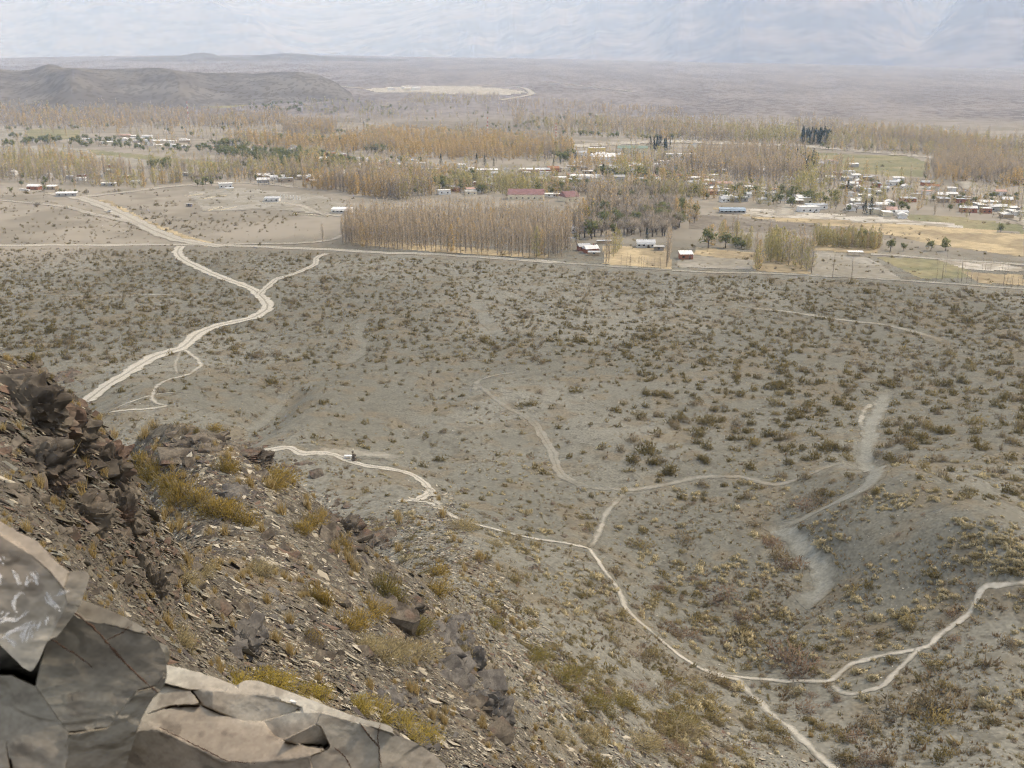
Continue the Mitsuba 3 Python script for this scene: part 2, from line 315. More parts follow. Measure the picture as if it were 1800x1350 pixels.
ribbon('path', [(1515, 752), (1517, 728), (1530, 712), (1565, 706)], 1.8, 0, .5, .06, 'small bent trace among the right shrubs', .8)
ribbon('path', [(80, 519), (190, 519), (340, 517)], 2, 0, .4, .06, 'dotted faint path across the left scrub', 1.5)
ribbon('path', [(555, 799), (590, 794), (640, 797), (700, 806)], 6, 0, .38, .05, 'trampled pale ground round the stone monument', .6)
ribbon('dry_wash', [(1560, 690), (1535, 740), (1522, 795), (1500, 868), (1420, 908), (1365, 926)], 4.2, 2, .85, .06, 'upper reach of the grey sandy dry wash', 1)
ribbon('dry_wash', [(1366, 922), (1400, 955), (1440, 1000), (1446, 1030), (1405, 1062)], 4.2, 2, .9, .06, 'lower reach of the grey sandy dry wash', 1)
ribbon('dry_wash', [(640, 560), (630, 590), (640, 615), (600, 640)], 4, 2, .25, .06, 'small pale wash in the left scrub', 1.5)
ribbon('dry_wash', [(500, 690), (480, 725), (440, 760)], 3, 2, .25, .06, 'shallow gully bed behind the rocky spur', 1)
ribbon('dry_wash', [(840, 530), (860, 570), (880, 590)], 5, 2, .25, .06, 'short pale wash in mid desert', 2)
ribbon('street', [(1375, 378), (1392, 345), (1410, 320), (1432, 296), (1450, 280)], 14, 0, .55, .3, 'pale street running away through the right village', 5)
ribbon('street', [(1850, 415), (1790, 382), (1745, 355), (1715, 335), (1690, 318)], 16, 0, .55, .3, 'broad pale street by the rightmost houses', 5)
ribbon('street', [(1640, 352), (1622, 335), (1610, 322)], 12, 0, .4, .3, 'short sandy street between the right houses', 5)
ribbon('street', [(1212, 262), (1222, 250), (1216, 238), (1214, 232)], 14, 2, .9, .35, 'grey bend of road beyond the town', 8)
ribbon('road', [(1530, 447), (1620, 453), (1720, 460), (1860, 470)], 7, 0, .6, .2, 'pale road past the pasture at right', 3)
ribbon('road', [(880, 176), (935, 164), (925, 156), (890, 152), (830, 151)], 26, 0, .7, .8, 'curved pale road round the distant airfield', 25)
ribbon('road', [(955, 143), (1030, 152), (1115, 162)], 16, 0, .55, .8, 'thin straight track on the distant fan', 25)
ribbon('road', [(575, 147), (600, 152), (660, 157)], 22, 0, .6, .8, 'pale road behind the left foothills', 25)

# ------------------------------------------------------------------ fields: pieces of the ground with a surface of their own
GCX, GCY, GCZ = (0.25 * (a[:-1, :-1] + a[1:, :-1] + a[:-1, 1:] + a[1:, 1:]) for a in (GX, GY, GZ))
front = (GCY > 300) & (np.abs(np.arctan2(GCX, GCY)) < .6)
CPX, CPY = np.full(GCX.shape, -1e6), np.full(GCX.shape, -1e6)
CPX[front], CPY[front] = px_of(np.stack([GCX[front], GCY[front], GCZ[front]], -1))
LAYERS = []
def field(name, px, m, label, lift=.06):
    poly = Polygon(px)
    x0, y0, x1, y1 = poly.bounds
    i, j = np.nonzero((CPX > x0) & (CPX < x1) & (CPY > y0) & (CPY < y1))
    wob = nz(GCX[i, j], GCY[i, j], 30, 3, 77) * 5
    ok = contains_xy(poly, CPX[i, j] + wob, CPY[i, j] + wob * .35)
    i, j = i[ok], j[ok]
    q = i * GX.shape[1] + j
    M = GX.shape[1]
    f = np.vstack([np.c_[q, q + 1, q + M + 1], np.c_[q, q + M + 1, q + M]])
    use, inv = np.unique(f, return_inverse=True)
    v = np.c_[GX.ravel()[use], GY.ravel()[use], GZ.ravel()[use] + lift + .006 * len(LAYERS)]
    LAYERS.append(poly)
    return add(numbered(name), (v, inv.reshape(-1, 3)), m, smooth=True, label=label, kind='structure')
def patchy(a, b, s, rows=None):
    def fn(p, n, uv):
        k = smoothstep(.3, .7, fbm(p.x / s, p.y / s, 4, 3))
        if rows:
            k = k * .5 + .5 * smoothstep(.3, .7, noise((p.x * .93 + p.y * .37) / rows, (p.y * .93 - p.x * .37) / 60, 1))
        return mix(a, b, k) * (.85 + .3 * noise(p.x / 2.5, p.y / 2.5, 2))
    return diffuse(fn)
scene['m_straw'] = patchy((.40, .325, .205), (.27, .22, .145), 14)
scene['m_pasture'] = patchy((.18, .175, .105), (.25, .22, .135), 25)
scene['m_plough'] = patchy((.165, .145, .118), (.215, .19, .155), 30, 5)
scene['m_pale'] = patchy((.43, .40, .345), (.28, .25, .20), 9)
scene['m_pad'] = patchy((.295, .275, .235), (.235, .215, .175), 20)
field('pasture', [(150, 262), (330, 280), (445, 290), (410, 297), (300, 285), (170, 272)], 'm_pasture', 'green strip of pasture behind the left poplars')
field('pasture', [(48, 226), (140, 228), (138, 246), (40, 244)], 'm_pasture', 'small green pasture at far left')
field('pasture', [(300, 176), (345, 178), (455, 182), (400, 190), (300, 186)], 'm_pasture', 'distant pasture below the foothills')
field('pasture', [(1420, 268), (1600, 275), (1640, 290), (1620, 312), (1500, 305), (1420, 290)], 'm_pasture', 'broad green pasture beyond the right village')
field('pasture', [(1595, 378), (1700, 384), (1800, 396), (1800, 410), (1690, 400), (1600, 390)], 'm_pasture', 'dull green field below the right houses')
field('pasture', [(1540, 452), (1640, 455), (1690, 466), (1720, 488), (1620, 490)], 'm_pasture', 'scrubby green parcel beside the grey yard')
field('tan_field', [(-20, 224), (45, 226), (38, 246), (-20, 248)], 'm_pad', 'grey tan field at far left')
field('tan_field', [(-20, 252), (150, 262), (170, 272), (300, 286), (250, 292), (120, 278), (-20, 264)], 'm_pad', 'grey field behind the left yellow poplars')
field('straw_field', [(1250, 366), (1400, 372), (1560, 386), (1800, 412), (1800, 452), (1640, 430), (1500, 400), (1330, 385)], 'm_straw', 'long straw coloured field below the right village')
field('straw_field', [(600, 425), (700, 438), (830, 447), (960, 455), (965, 448), (830, 436), (700, 425), (620, 415)], 'm_straw', 'straw under the front of the bare grove')
field('straw_field', [(1060, 432), (1180, 438), (1180, 473), (1060, 465)], 'm_straw', 'straw lot between two farmhouses')
field('straw_field', [(1225, 435), (1330, 445), (1420, 462), (1430, 482), (1330, 476), (1300, 458), (1220, 448)], 'm_straw', 'straw ground round the feathery poplars')
field('straw_field', [(1430, 428), (1545, 436), (1540, 446), (1430, 440)], 'm_straw', 'reddish straw strip under the yellow row')
field('straw_field', [(1690, 478), (1800, 484), (1800, 502), (1720, 497)], 'm_straw', 'straw plot at the right edge')
field('straw_field', [(165, 351), (190, 352), (260, 388), (330, 415), (395, 433), (360, 434), (250, 396)], 'm_straw', 'yellow weedy ditch bank along the broad road')
field('straw_field', [(-20, 172), (150, 174), (152, 180), (-20, 184)], 'm_pale', 'pale strip of land below the foothills', .6)
field('straw_field', [(330, 178), (455, 178), (455, 181), (330, 181)], 'm_pale', 'thin pale strip beyond the tall mast', .6)
field('ploughed_field', [(1215, 376), (1330, 385), (1500, 402), (1520, 418), (1360, 410), (1210, 402)], 'm_plough', 'ploughed brown field behind the yellow poplars')
field('ploughed_field', [(690, 214), (880, 212), (965, 222), (955, 236), (800, 230), (690, 222)], 'm_plough', 'distant ploughed field behind the golden poplars', .5)
field('ploughed_field', [(480, 205), (620, 208), (640, 214), (480, 212)], 'm_plough', 'distant field left of the ploughed land', .5)
field('gravel_yard', [(1385, 440), (1510, 446), (1548, 465), (1585, 492), (1425, 482)], 'm_pad', 'bare grey yard with the open shelter')
field('gravel_yard', [(1190, 448), (1330, 458), (1320, 474), (1190, 470)], 'm_pad', 'grey yard below the red brick house')
field('gravel_yard', [(1650, 458), (1745, 461), (1800, 472), (1800, 478), (1700, 474)], 'm_pale', 'white gravel patch beside the pasture')
field('gravel_yard', [(1255, 364), (1400, 372), (1560, 384), (1700, 396), (1690, 402), (1540, 392), (1300, 378)], 'm_pale', 'pale gravel canal bank below the right village')
field('gravel_yard', [(330, 338), (400, 330), (560, 342), (620, 362), (600, 380), (480, 368), (360, 372)], 'm_pad', 'open building ground with low walls')
field('airfield', [(640, 157), (720, 151), (870, 154), (930, 162), (890, 168), (760, 164), (660, 162)], 'm_pale', 'pale distant airfield on the fan', .8)
field('grass_verge', [(1400, 255), (1640, 276), (1640, 279), (1400, 258)], 'm_pale', 'pale line of canal bank beyond the right village', .5)
field('grass_verge', [(1000, 254), (1180, 246), (1400, 255), (1400, 259), (1180, 251), (1000, 260)], 'm_pale', 'pale canal bank behind the town', .5)

# ------------------------------------------------------------------ foothills, far hills, mountains
def hill_look(p, n, uv):
    k = smoothstep(.3, .7, fbm(p.x / 120, p.y / 120, p.z / 40, 3))
    c = mix((.118, .106, .095), (.165, .15, .132), k)
    return mix(c, (.07, .06, .045), smoothstep(.5, .75, noise(p.x / 9, p.y / 20, 3)) * .45)
def mountain_look(p, n, uv):
    k = smoothstep(.35, .7, fbm(p.x / 900, p.y / 900, p.z / 300, 4))
    c = mix((.07, .064, .072), (.20, .165, .15), k)
    return mix(c, (.26, .24, .22), smoothstep(.6, .85, fbm(p.x / 700, p.y / 700, p.z / 300, 3)) * .5)
scene['m_hill'], scene['m_mountain'] = diffuse(hill_look), diffuse(mountain_look)
def land(name, az0, az1, na, r0, r1, nr, fn, m, label):
    a, r = np.meshgrid(np.radians(np.linspace(az0, az1, na)), np.linspace(0, 1, nr), indexing='ij')
    lo = r0(np.degrees(a)) if callable(r0) else r0
    hi = r1(np.degrees(a)) if callable(r1) else r1
    R = lo + (hi - lo) * r
    x, y = R * np.sin(a), R * np.cos(a)
    z = fn(x, y, np.degrees(a), r)
    return add(name, (np.c_[x.ravel(), y.ravel(), z.ravel()], grid_faces(na, nr)), m, smooth=True, label=label, kind='structure')
def foothill(x, y, a, r):
    crest = np.interp(a, [-42, -30, -26, -22, -19.5, -17, -14, -11.5, -10.4, -9.6, -9., -8.4], [80, 98, 104, 108, 104, 88, 80, 88, 76, 50, 22, -10])
    prof = np.clip(np.sin(np.pi * np.clip(r, 0, 1)) ** .85, 0, 1)
    u = np.radians(a) * 3400
    g = ridged(u + nz(u, r * 700, 420, 2, 9) * 220, r * 260, 300, 4, 21)
    z = crest * prof * (.76 + 1.35 * (g - .42) * np.clip(1.35 - prof, .12, 1) * np.clip(r * 6, 0, 1)) + nz(x, y, 90, 3, 3) * 4 * prof
    return ground_z(x.ravel(), y.ravel()).reshape(x.shape) - 6 + z
land('foothills', -42, -7.4, 260, lambda a: np.interp(a, [-42, -20, -8], [2700, 2950, 3350]), lambda a: np.interp(a, [-42, -20, -8], [4500, 4500, 4100]), 70, foothill, 'm_hill', 'dark grey brown foothills at the left beyond the oasis')
def farhill(x, y, a, r):
    h = 62 * np.exp(-((a + 16.3) / 1.1) ** 2) + 60 * np.exp(-((a + 12.2) / 2.2) ** 2) + 30 * np.exp(-((a + 18.5) / 2.) ** 2) + 20 * np.exp(-((a + 8) / 3.) ** 2)
    return ground_z(x.ravel(), y.ravel()).reshape(x.shape) - 8 + h * np.sin(np.pi * r) * (.8 + .5 * nz(x, y, 700, 3, 4))
land('far_hill', -27, -3, 160, 8800, 10600, 24, farhill, 'm_hill', 'low pale hills on the left horizon')
def mountain(x, y, a, r):
    u = np.radians(a) * 20000
    wv = nz(u, u * 0, 5000, 3, 12) * 2600
    w = ridged(u + wv * .6 + r * 2500, r * 1300, 5200, 3, 31) + ridged(u + nz(u, u * 0, 2500, 2, 14) * 900, r * 800, 1250, 3, 41) * .3
    front = np.interp(a, [-50, -20, 0, 10, 18, 21, 24, 30, 50], [.8, .9, 1, 1.05, 1.1, .8, 1.1, 1.25, 1.2])
    rise = r ** .9 * 2900 * front
    z = rise + (w - .5) * 1500 * np.clip(r * 3.2, 0, 1) * (1.15 - .5 * r) - 900 * np.exp(-((a - 20.6 - 4 * (r - .3)) / 1.7) ** 2) * np.clip(r * 4, 0, 1)
    return 130 + np.clip(z + nz(u, r * 1600, 900, 3, 5) * 130 * np.clip(r * 6, 0, 1), -60, 4200)
land('mountains', -52, 52, 560, lambda a: np.interp(a, [-52, -25, -10, 2, 12, 26, 52], [27500, 26500, 23000, 17500, 14500, 13200, 13000]), lambda a: np.interp(a, [-52, -25, -10, 2, 12, 26, 52], [35500, 35500, 35000, 31000, 28000, 27000, 27000]), 150, mountain, 'm_mountain', 'high blue grey mountain range fading into haze')

# ------------------------------------------------------------------ sampling points of ground in view
VP = np.full(GX.shape + (2,), -1e6)
ok = (GY > 8) & (np.abs(GA) < .62)
VP[ok] = np.stack(px_of(np.stack([GX[ok], GY[ok], GZ[ok]], -1)), -1)
e1, e2 = VP[1:, 1:] - VP[:-1, :-1], VP[:-1, 1:] - VP[1:, :-1]
AREA = np.abs(e1[..., 0] * e2[..., 1] - e1[..., 1] * e2[..., 0]) / 2
elev = (GZ - 100) / GR
seen = elev >= np.maximum.accumulate(elev, 1) - .004
CP = (VP[1:, 1:] + VP[:-1, :-1] + VP[:-1, 1:] + VP[1:, :-1]) / 4
AREA = AREA * (seen[1:, 1:] | seen[:-1, :-1]) * (CP[..., 0] > -60) * (CP[..., 0] < 1860) * (CP[..., 1] < 1420) * (CP[..., 1] > 100) * (ok[1:, 1:] & ok[:-1, :-1])
def sow(density, seed, clear=True):
    """random points of visible ground, density(px, py, x, y) per photo pixel squared"""
    g = np.random.default_rng(seed)
    i, j = np.nonzero(AREA > 0)
    lam = AREA[i, j] * density(CP[i, j, 0], CP[i, j, 1], GCX[i, j], GCY[i, j])
    n = g.poisson(np.clip(lam, 0, 50))
    i, j = np.repeat(i, n), np.repeat(j, n)
    a = az[i] + (az[i + 1] - az[i]) * g.random(len(i))
    r = rad[j] + (rad[j + 1] - rad[j]) * g.random(len(i))
    x, y = r * np.sin(a), r * np.cos(a)
    keep = np.ones(len(x), bool)
    if clear:
        for poly, w in NO_SHRUB:
            lo, hi = poly.min(0) - w - 1, poly.max(0) + w + 1
            near = np.nonzero((x > lo[0]) & (x < hi[0]) & (y > lo[1]) & (y < hi[1]))[0]
            if len(near):
                keep[near] &= line_dist(x[near], y[near], poly)[0] > w
    x, y = x[keep], y[keep]
    p = np.c_[x, y, ground_z(x, y)]
    return p, *px_of(p)
scene['m_leaf'] = {'type': 'twosided', 'bsdf': {'type': 'diffuse', 'reflectance': {'type': 'mesh_attribute', 'name': 'vertex_color'}}}
scene['m_thin'] = {'type': 'principledthin', 'base_color': {'type': 'mesh_attribute', 'name': 'vertex_color'}, 'diff_trans': 0.8, 'roughness': .8, 'spec_trans': 0.0, 'eta': 1.2}

# ------------------------------------------------------------------ plants: clouds of small leaf faces
def tri_cloud(c, size, g, slim=1., along=None):
    """one small triangle at each centre; along: direction of its long side"""
    n = len(c)
    u = g.normal(size=(n, 3)) if along is None else along
    u = u / (np.linalg.norm(u, axis=1, keepdims=True) + 1e-9)
    w = np.cross(u, g.normal(size=(n, 3)))
    w /= np.linalg.norm(w, axis=1, keepdims=True) + 1e-9
    s = (np.broadcast_to(size, (n,)) * g.uniform(.6, 1.3, n))[:, None]
    v = np.stack([c - u * s - w * s * slim * .8, c - u * s + w * s * slim * .8, c + u * s], 1)
    return v.reshape(-1, 3)
def tones(cols, n, g, spread=.22):
    cols = np.array(cols)
    c = cols[g.integers(0, len(cols), n)] * (1 + g.uniform(-spread, spread, n))[:, None]
    return np.repeat(c, 3, 0)
def soup(parts):
    """[(triangle corners, colours)] -> one (v, f, c)"""
    v, c = np.vstack([a for a, b in parts]), np.vstack([b for a, b in parts])
    return v, np.arange(len(v)).reshape(-1, 3), np.clip(c, .01, .9)
def stick(p, q, r0, r1, col, sides=4):
    p, q = np.asarray(p, float), np.asarray(q, float)
    t = (q - p) / np.linalg.norm(q - p)
    a = np.cross(t, [.3, .9, .1]); a /= np.linalg.norm(a)
    b = np.cross(t, a)
    k = np.arange(sides) * 2 * np.pi / sides
    ring = np.cos(k)[:, None] * a + np.sin(k)[:, None] * b
    A, B = p + ring * r0, q + ring * r1
    n = np.roll(np.arange(sides), -1)
    v = np.vstack([np.stack([A, A[n], B[n]], 1).reshape(-1, 3), np.stack([A, B[n], B], 1).reshape(-1, 3)])
    return v, np.tile(np.array(col)[None], (len(v), 1))
def dome(n, g, rx, rz, lumps=6):
    """centres in an uneven low dome"""
    k = g.integers(0, lumps, n)
    lc = np.c_[np.clip(g.normal(0, .32, (lumps, 2)), -.5, .5) * rx, g.uniform(.1, .42, lumps) * rz]
    d = g.normal(size=(n, 3)); d /= np.linalg.norm(d, axis=1, keepdims=True)
    c = lc[k] + d * np.array([rx * .62, rx * .62, rz * .6]) * (g.random(n) ** .45)[:, None]
    c[:, 2] = np.abs(c[:, 2])
    return c
def shrub_mesh(seed, n, cols, leaf=.16, slim=.5, upward=.6, lumps=6):
    """a desert shrub 2 m wide, about 0.9 m high"""
    g = np.random.default_rng(seed)
    c = dome(n, g, 1., .85, lumps)
    out = c * np.array([1, 1, .8]) + np.array([0, 0, upward]) + g.normal(0, .5, c.shape)
    return soup([(tri_cloud(c, leaf, g, slim, out), tones(cols, n, g))])
def spindle(n, g, h, r, base=.12, tip=1.0, fat=.75):
    t = g.random(n)
    rr = r * np.sin(np.pi * np.clip(t, .02, .98) ** fat) ** .6 * (.75 + .5 * g.random(n) ** .5)
    a = g.random(n) * 2 * np.pi
    q = rr * g.random(n) ** .4
    lump = 1 + .35 * np.sin(a * 3 + t * 9 + g.random() * 6)
    return np.c_[q * np.cos(a) * lump, q * np.sin(a) * lump, h * (base + (tip - base) * t)]
def poplar_mesh(seed, kind, n=200, ls=1.):
    """(trunk, crown) of a poplar 20 m high"""
    g = np.random.default_rng(seed)
    H = 20.
    bark = (.22, .195, .16)
    trunk = [stick((0, 0, -.4), (g.normal(0, .2), g.normal(0, .2), H * .55), .2, .09, bark, 5), stick((0, 0, H * .5), (g.normal(0, .3), g.normal(0, .3), H * .9), .09, .02, bark, 4)]
    if kind == 'bare':
        for k in range(9):
            a, z = g.random() * 6.28, H * g.uniform(.12, .6)
            q = np.array([math.cos(a), math.sin(a), 0]) * g.uniform(.8, 1.7) + [0, 0, z + g.uniform(3, 6)]
            trunk.append(stick((0, 0, z), q, .07, .02, bark, 3))
        c = spindle(n, g, H, 1.9, .10, 1.02, .8)
        al = np.c_[c[:, :2] * .35, np.full(n, 1.5)] + g.normal(0, .25, c.shape)
        cr = [(tri_cloud(c, .9, g, .11 * ls, al), tones([(.35, .295, .235), (.39, .33, .26), (.31, .265, .21), (.39, .31, .21)], n, g))]
        m = n // 7
        c = spindle(m, g, H, 1.6, .3, .95)
        cr.append((tri_cloud(c, .26 * ls, g, .8), tones([(.50, .37, .14), (.48, .32, .13)], m, g)))
    else:
        cols = {'golden': [(.48, .35, .15), (.44, .315, .14), (.51, .37, .17), (.41, .305, .15)], 'olive': [(.335, .305, .13), (.385, .34, .145), (.30, .28, .125), (.43, .36, .165)]}[kind]
        c = spindle(n, g, H * g.uniform(.85, 1.08), g.uniform(2.7, 3.9), .06, 1.0, .72)
        al = np.c_[c[:, :2] * .3, np.full(n, 1.)] + g.normal(0, .55, c.shape)
        cr = [(tri_cloud(c, .68 * ls, g, .5, al), tones(cols, n, g, .16))]
        m = n // 2
        c = spindle(m, g, H, 2.0, .08, 1.0)
        al = np.c_[c[:, :2] * .35, np.full(m, 1.5)] + g.normal(0, .25, c.shape)
        cr.append((tri_cloud(c, .9, g, .09 * ls, al), tones([(.34, .28, .21), (.40, .32, .23)], m, g)))
    return soup(trunk), soup(cr)
def round_mesh(seed, kind, n=230, ls=1.):
    """(trunk, crown) of a spreading tree 9 m high"""
    g = np.random.default_rng(seed)
    bark = (.13, .11, .09)
    trunk = [stick((0, 0, -.4), (g.normal(0, .2), g.normal(0, .2), 3.4), .28, .2, bark, 5)]
    for k in range(7):
        a = k * .9 + g.random()
        trunk.append(stick((0, 0, g.uniform(2, 3.4)), (math.cos(a) * g.uniform(1.2, 2.6), math.sin(a) * g.uniform(1.2, 2.6), g.uniform(5, 7.4)), .13, .03, bark, 3))
    lumps = 9
    lc = np.c_[np.clip(g.normal(0, 1.5, (lumps, 2)), -2.6, 2.6), g.uniform(3.6, 7.2, lumps)]
    d = g.normal(size=(n, 3)); d /= np.linalg.norm(d, axis=1, keepdims=True)
    c = lc[g.integers(0, lumps, n)] + d * 1.75 * (g.random(n) ** .4)[:, None]
    if kind == 'bare':
        al = c - [0, 0, 2.5] + g.normal(0, 1.2, c.shape)
        cr = (tri_cloud(c, .8, g, .10 * ls, al), tones([(.34, .295, .24), (.40, .345, .28), (.29, .25, .2)], n, g))
    else:
        cr = (tri_cloud(c, .6 * ls, g, .75), tones([(.13, .15, .06), (.17, .175, .075), (.10, .12, .05), (.22, .205, .085)], n, g, .25))
    return soup(trunk), soup([cr])
def conifer_mesh(seed, n=260):
    g = np.random.default_rng(seed)
    trunk = [stick((0, 0, -.4), (0, 0, 11), .24, .03, (.09, .07, .05), 5)]
    t = g.random(n) ** .8
    rr = 2.6 * (1 - t) ** .8 * (.55 + .45 * np.abs(np.sin(t * 22))) + .15
    a = g.random(n) * 6.283
    q = rr * g.random(n) ** .35
    c = np.c_[q * np.cos(a), q * np.sin(a), 1.2 + t * 11 - q * .25]
    return soup(trunk), soup([(tri_cloud(c, .5, g, .5, np.c_[np.cos(a), np.sin(a), -.2 + 0 * a] + g.normal(0, .4, c.shape)), tones([(.026, .042, .026), (.035, .05, .03), (.02, .032, .02)], n, g, .25))])
def sapling_mesh(seed, n=45):
    g = np.random.default_rng(seed)
    bark = (.16, .135, .11)
    tr = [stick((0, 0, -.3), (g.normal(0, .3), g.normal(0, .3), 10), .11, .03, bark, 4)]
    c = spindle(n, g, 10, .55, .35, 1.)
    return soup(tr), soup([(tri_cloud(c, .55, g, .06, np.c_[c[:, :2], np.full(n, 1.2)] + g.normal(0, .2, c.shape)), tones([(.3, .25, .2), (.34, .28, .22)], n, g))])

def soft_normals(v, up, loose=.22):
    """normals of a crown's leaf faces turned outwards, so that it is lit as one soft mass"""
    c = v.reshape(-1, 3, 3).mean(1)
    r = np.hypot(c[:, 0], c[:, 1])
    n = np.c_[c[:, :2], up(c) * np.minimum(1, r / .25)]
    n /= np.linalg.norm(n, axis=1, keepdims=True) + 1e-9
    t = v.reshape(-1, 3, 3)
    own = np.cross(t[:, 1] - t[:, 0], t[:, 2] - t[:, 0])
    own /= np.linalg.norm(own, axis=1, keepdims=True) + 1e-12
    own *= np.sign((own * n).sum(1, keepdims=True) + 1e-9)
    n = n + own * loose
    return np.repeat(n / np.linalg.norm(n, axis=1, keepdims=True), 3, 0)
UP = {'tree': lambda c: .5 + c[:, 2] * .03, 'round': lambda c: np.maximum(c[:, 2] - 4.2, -1.) * .8 + .5, 'shrub': lambda c: c[:, 2] * 1.2 + .12}
def leafy(mesh, m, up):
    """a 'ply' entry of a leaf cloud with soft normals"""
    v, f, c = mesh
    v = v if len(v) == 3 * len(f) else v[f.ravel()]
    path = meshkit.write_ply((v, np.arange(len(v)).reshape(-1, 3)), False, None, c, normals=soft_normals(v, UP[up]))
    return {'type': 'ply', 'filename': path, 'face_normals': False, 'bsdf': {'type': 'ref', 'id': m}}
def add_leafy(key, mesh, normals, m, **lab):
    path = meshkit.write_ply((mesh[0], mesh[1]), False, None, mesh[2], normals=normals)
    scene[key] = {'type': 'ply', 'filename': path, 'face_normals': False, 'bsdf': {'type': 'ref', 'id': m}}
    labels[key] = lab
def place_normals(variants, yaw, k, up):
    out = []
    for i, (v, f, c) in enumerate(variants):
        m = np.nonzero(k == i)[0]
        if len(m):
            n = soft_normals(v, UP[up])
            co, si = np.cos(yaw[m])[:, None], np.sin(yaw[m])[:, None]
            out.append(np.stack([n[None, :, 0] * co - n[None, :, 1] * si, n[None, :, 0] * si + n[None, :, 1] * co, np.broadcast_to(n[None, :, 2], (len(m), len(n)))], -1).reshape(-1, 3))
    return np.vstack(out)
def place(variants, pts, yaw, scale, k):
    """copies of (v, f, c) variants as one mesh"""
    V, C = [], []
    for i, (v, f, c) in enumerate(variants):
        m = np.nonzero(k == i)[0]
        if not len(m):
            continue
        co, si = np.cos(yaw[m])[:, None], np.sin(yaw[m])[:, None]
        s = scale[m]
        t = v[f.ravel()] if len(f) * 3 != len(v) else v
        x, y, z = t[None, :, 0] * s[:, :1], t[None, :, 1] * s[:, 1:2], t[None, :, 2] * s[:, 2:3]
        V.append(np.stack([x * co - y * si + pts[m, :1], x * si + y * co + pts[m, 1:2], z + pts[m, 2:3]], -1).reshape(-1, 3))
        C.append(np.tile(c[f.ravel()] if len(f) * 3 != len(v) else c, (len(m), 1)))
    V, C = np.vstack(V), np.vstack(C)
    return V, np.arange(len(V)).reshape(-1, 3), C
_made = [0]
def family(up=None, **parts):
    """a shapegroup of one thing's parts: {part: ((v, f, c), bsdf)}; with one part it stands for the whole thing"""
    _made[0] += 1
    key = f'family_{_made[0]}'
    scene[key] = {'type': 'shapegroup', **{k: mikit.ply((m[0], m[1]), b, color=m[2]) if up is None or k in ('trunk', 'stems') else leafy(m, b, up) for k, (m, b) in parts.items()}}
    return key
def copy_of(fam, to):
    return {'type': 'instance', 'of': {'type': 'ref', 'id': fam}, 'to_world': to}
def matrix_of(p, yaw, s):
    return T().translate([float(a) for a in p]).rotate([0, 0, 1], math.degrees(yaw)).scale([float(a) for a in s])
from shapely.geometry import Point

# ------------------------------------------------------------------ trees of the oasis
TREE = {'bare_poplar': [poplar_mesh(100 + i, 'bare', 260) for i in range(6)], 'golden_poplar': [poplar_mesh(200 + i, 'golden', 240) for i in range(6)],
        'olive_poplar': [poplar_mesh(300 + i, 'olive', 230) for i in range(6)], 'leafy_tree': [round_mesh(400 + i, 'leafy') for i in range(6)],
        'bare_tree': [round_mesh(500 + i, 'bare', 210) for i in range(6)], 'conifer': [conifer_mesh(600 + i) for i in range(4)], 'sapling': [sapling_mesh(700 + i) for i in range(4)]}
THIN = {'bare_poplar': [poplar_mesh(100 + i, 'bare', 85, 1.8) for i in range(6)], 'golden_poplar': [poplar_mesh(200 + i, 'golden', 70, 1.6) for i in range(6)], 'olive_poplar': [poplar_mesh(300 + i, 'olive', 70, 1.6) for i in range(6)],
        'leafy_tree': [round_mesh(400 + i, 'leafy', 80, 1.6) for i in range(6)], 'bare_tree': [round_mesh(500 + i, 'bare', 80, 1.7) for i in range(6)]}
LOOK = {'bare_poplar': ('bare grey brown poplar', 'poplar'), 'golden_poplar': ('golden orange poplar', 'poplar'), 'olive_poplar': ('yellow olive poplar', 'poplar'),
        'leafy_tree': ('round green leafy tree', 'tree'), 'bare_tree': ('round leafless grey tree', 'tree'), 'conifer': ('dark green conifer', 'conifer'), 'sapling': ('thin leafless young tree', 'tree')}
SIZE = {'bare_poplar': (.8, 1.1), 'golden_poplar': (.6, .9), 'olive_poplar': (.6, .95), 'leafy_tree': (.75, 1.15), 'bare_tree': (.8, 1.2), 'conifer': (.7, 1.1), 'sapling': (.7, 1.1)}
WOODS = []   # kind, point, size factor, where
def wood(px, n, mixture, where, size=1., seed=None, gap=2.2):
    """trees at random inside a photo polygon (of their feet)"""
    g = np.random.default_rng(len(WOODS) + 5 if seed is None else seed)
    poly = Polygon(px)
    x0, y0, x1, y1 = poly.bounds
    size = size * 1.15
    q = np.c_[g.uniform(x0, x1, n * 6), g.uniform(y0, y1, n * 6)]
    q = q[contains_xy(poly, q[:, 0], q[:, 1])][:n]
    p = at(q[:, 0], q[:, 1], 300)
    kinds, w = list(mixture), np.array(list(mixture.values()), float)
    # neighbours tend to be of a kind
    f = nz(p[:, 0], p[:, 1], 60, 2, 5) * 2.4 + .5 + g.normal(0, .16, len(p))
    order = np.clip(np.searchsorted(np.cumsum(w / w.sum()), np.clip(f, .001, .999)), 0, len(kinds) - 1)
    last = []
    bare = [f for f in LAYERS] if 'all over' in where else []
    for i in range(len(p)):
        if any(f.contains(Point(*q[i])) for f in bare):
            continue
        if any(abs(a[0] - p[i, 0]) < gap and abs(a[1] - p[i, 1]) < gap for a in last[-60:]):
            continue
        last.append(p[i])
        WOODS.append((kinds[order[i]], p[i], size * g.uniform(.88, 1.12), where))
def row(px, n, kind, where, size=1., jit=.5):
    g = np.random.default_rng(len(WOODS) + 9)
    for p in curve(px, n, ground_z):
        p = p + g.normal(0, jit, 2)
        WOODS.append((kind, np.array([p[0], p[1], float(ground_z(p[0], p[1]))]), size * g.uniform(.9, 1.1), where))
def single(px, py, kind, where, size=1.):
    WOODS.append((kind, at([px], [py], 300)[0], size, where))

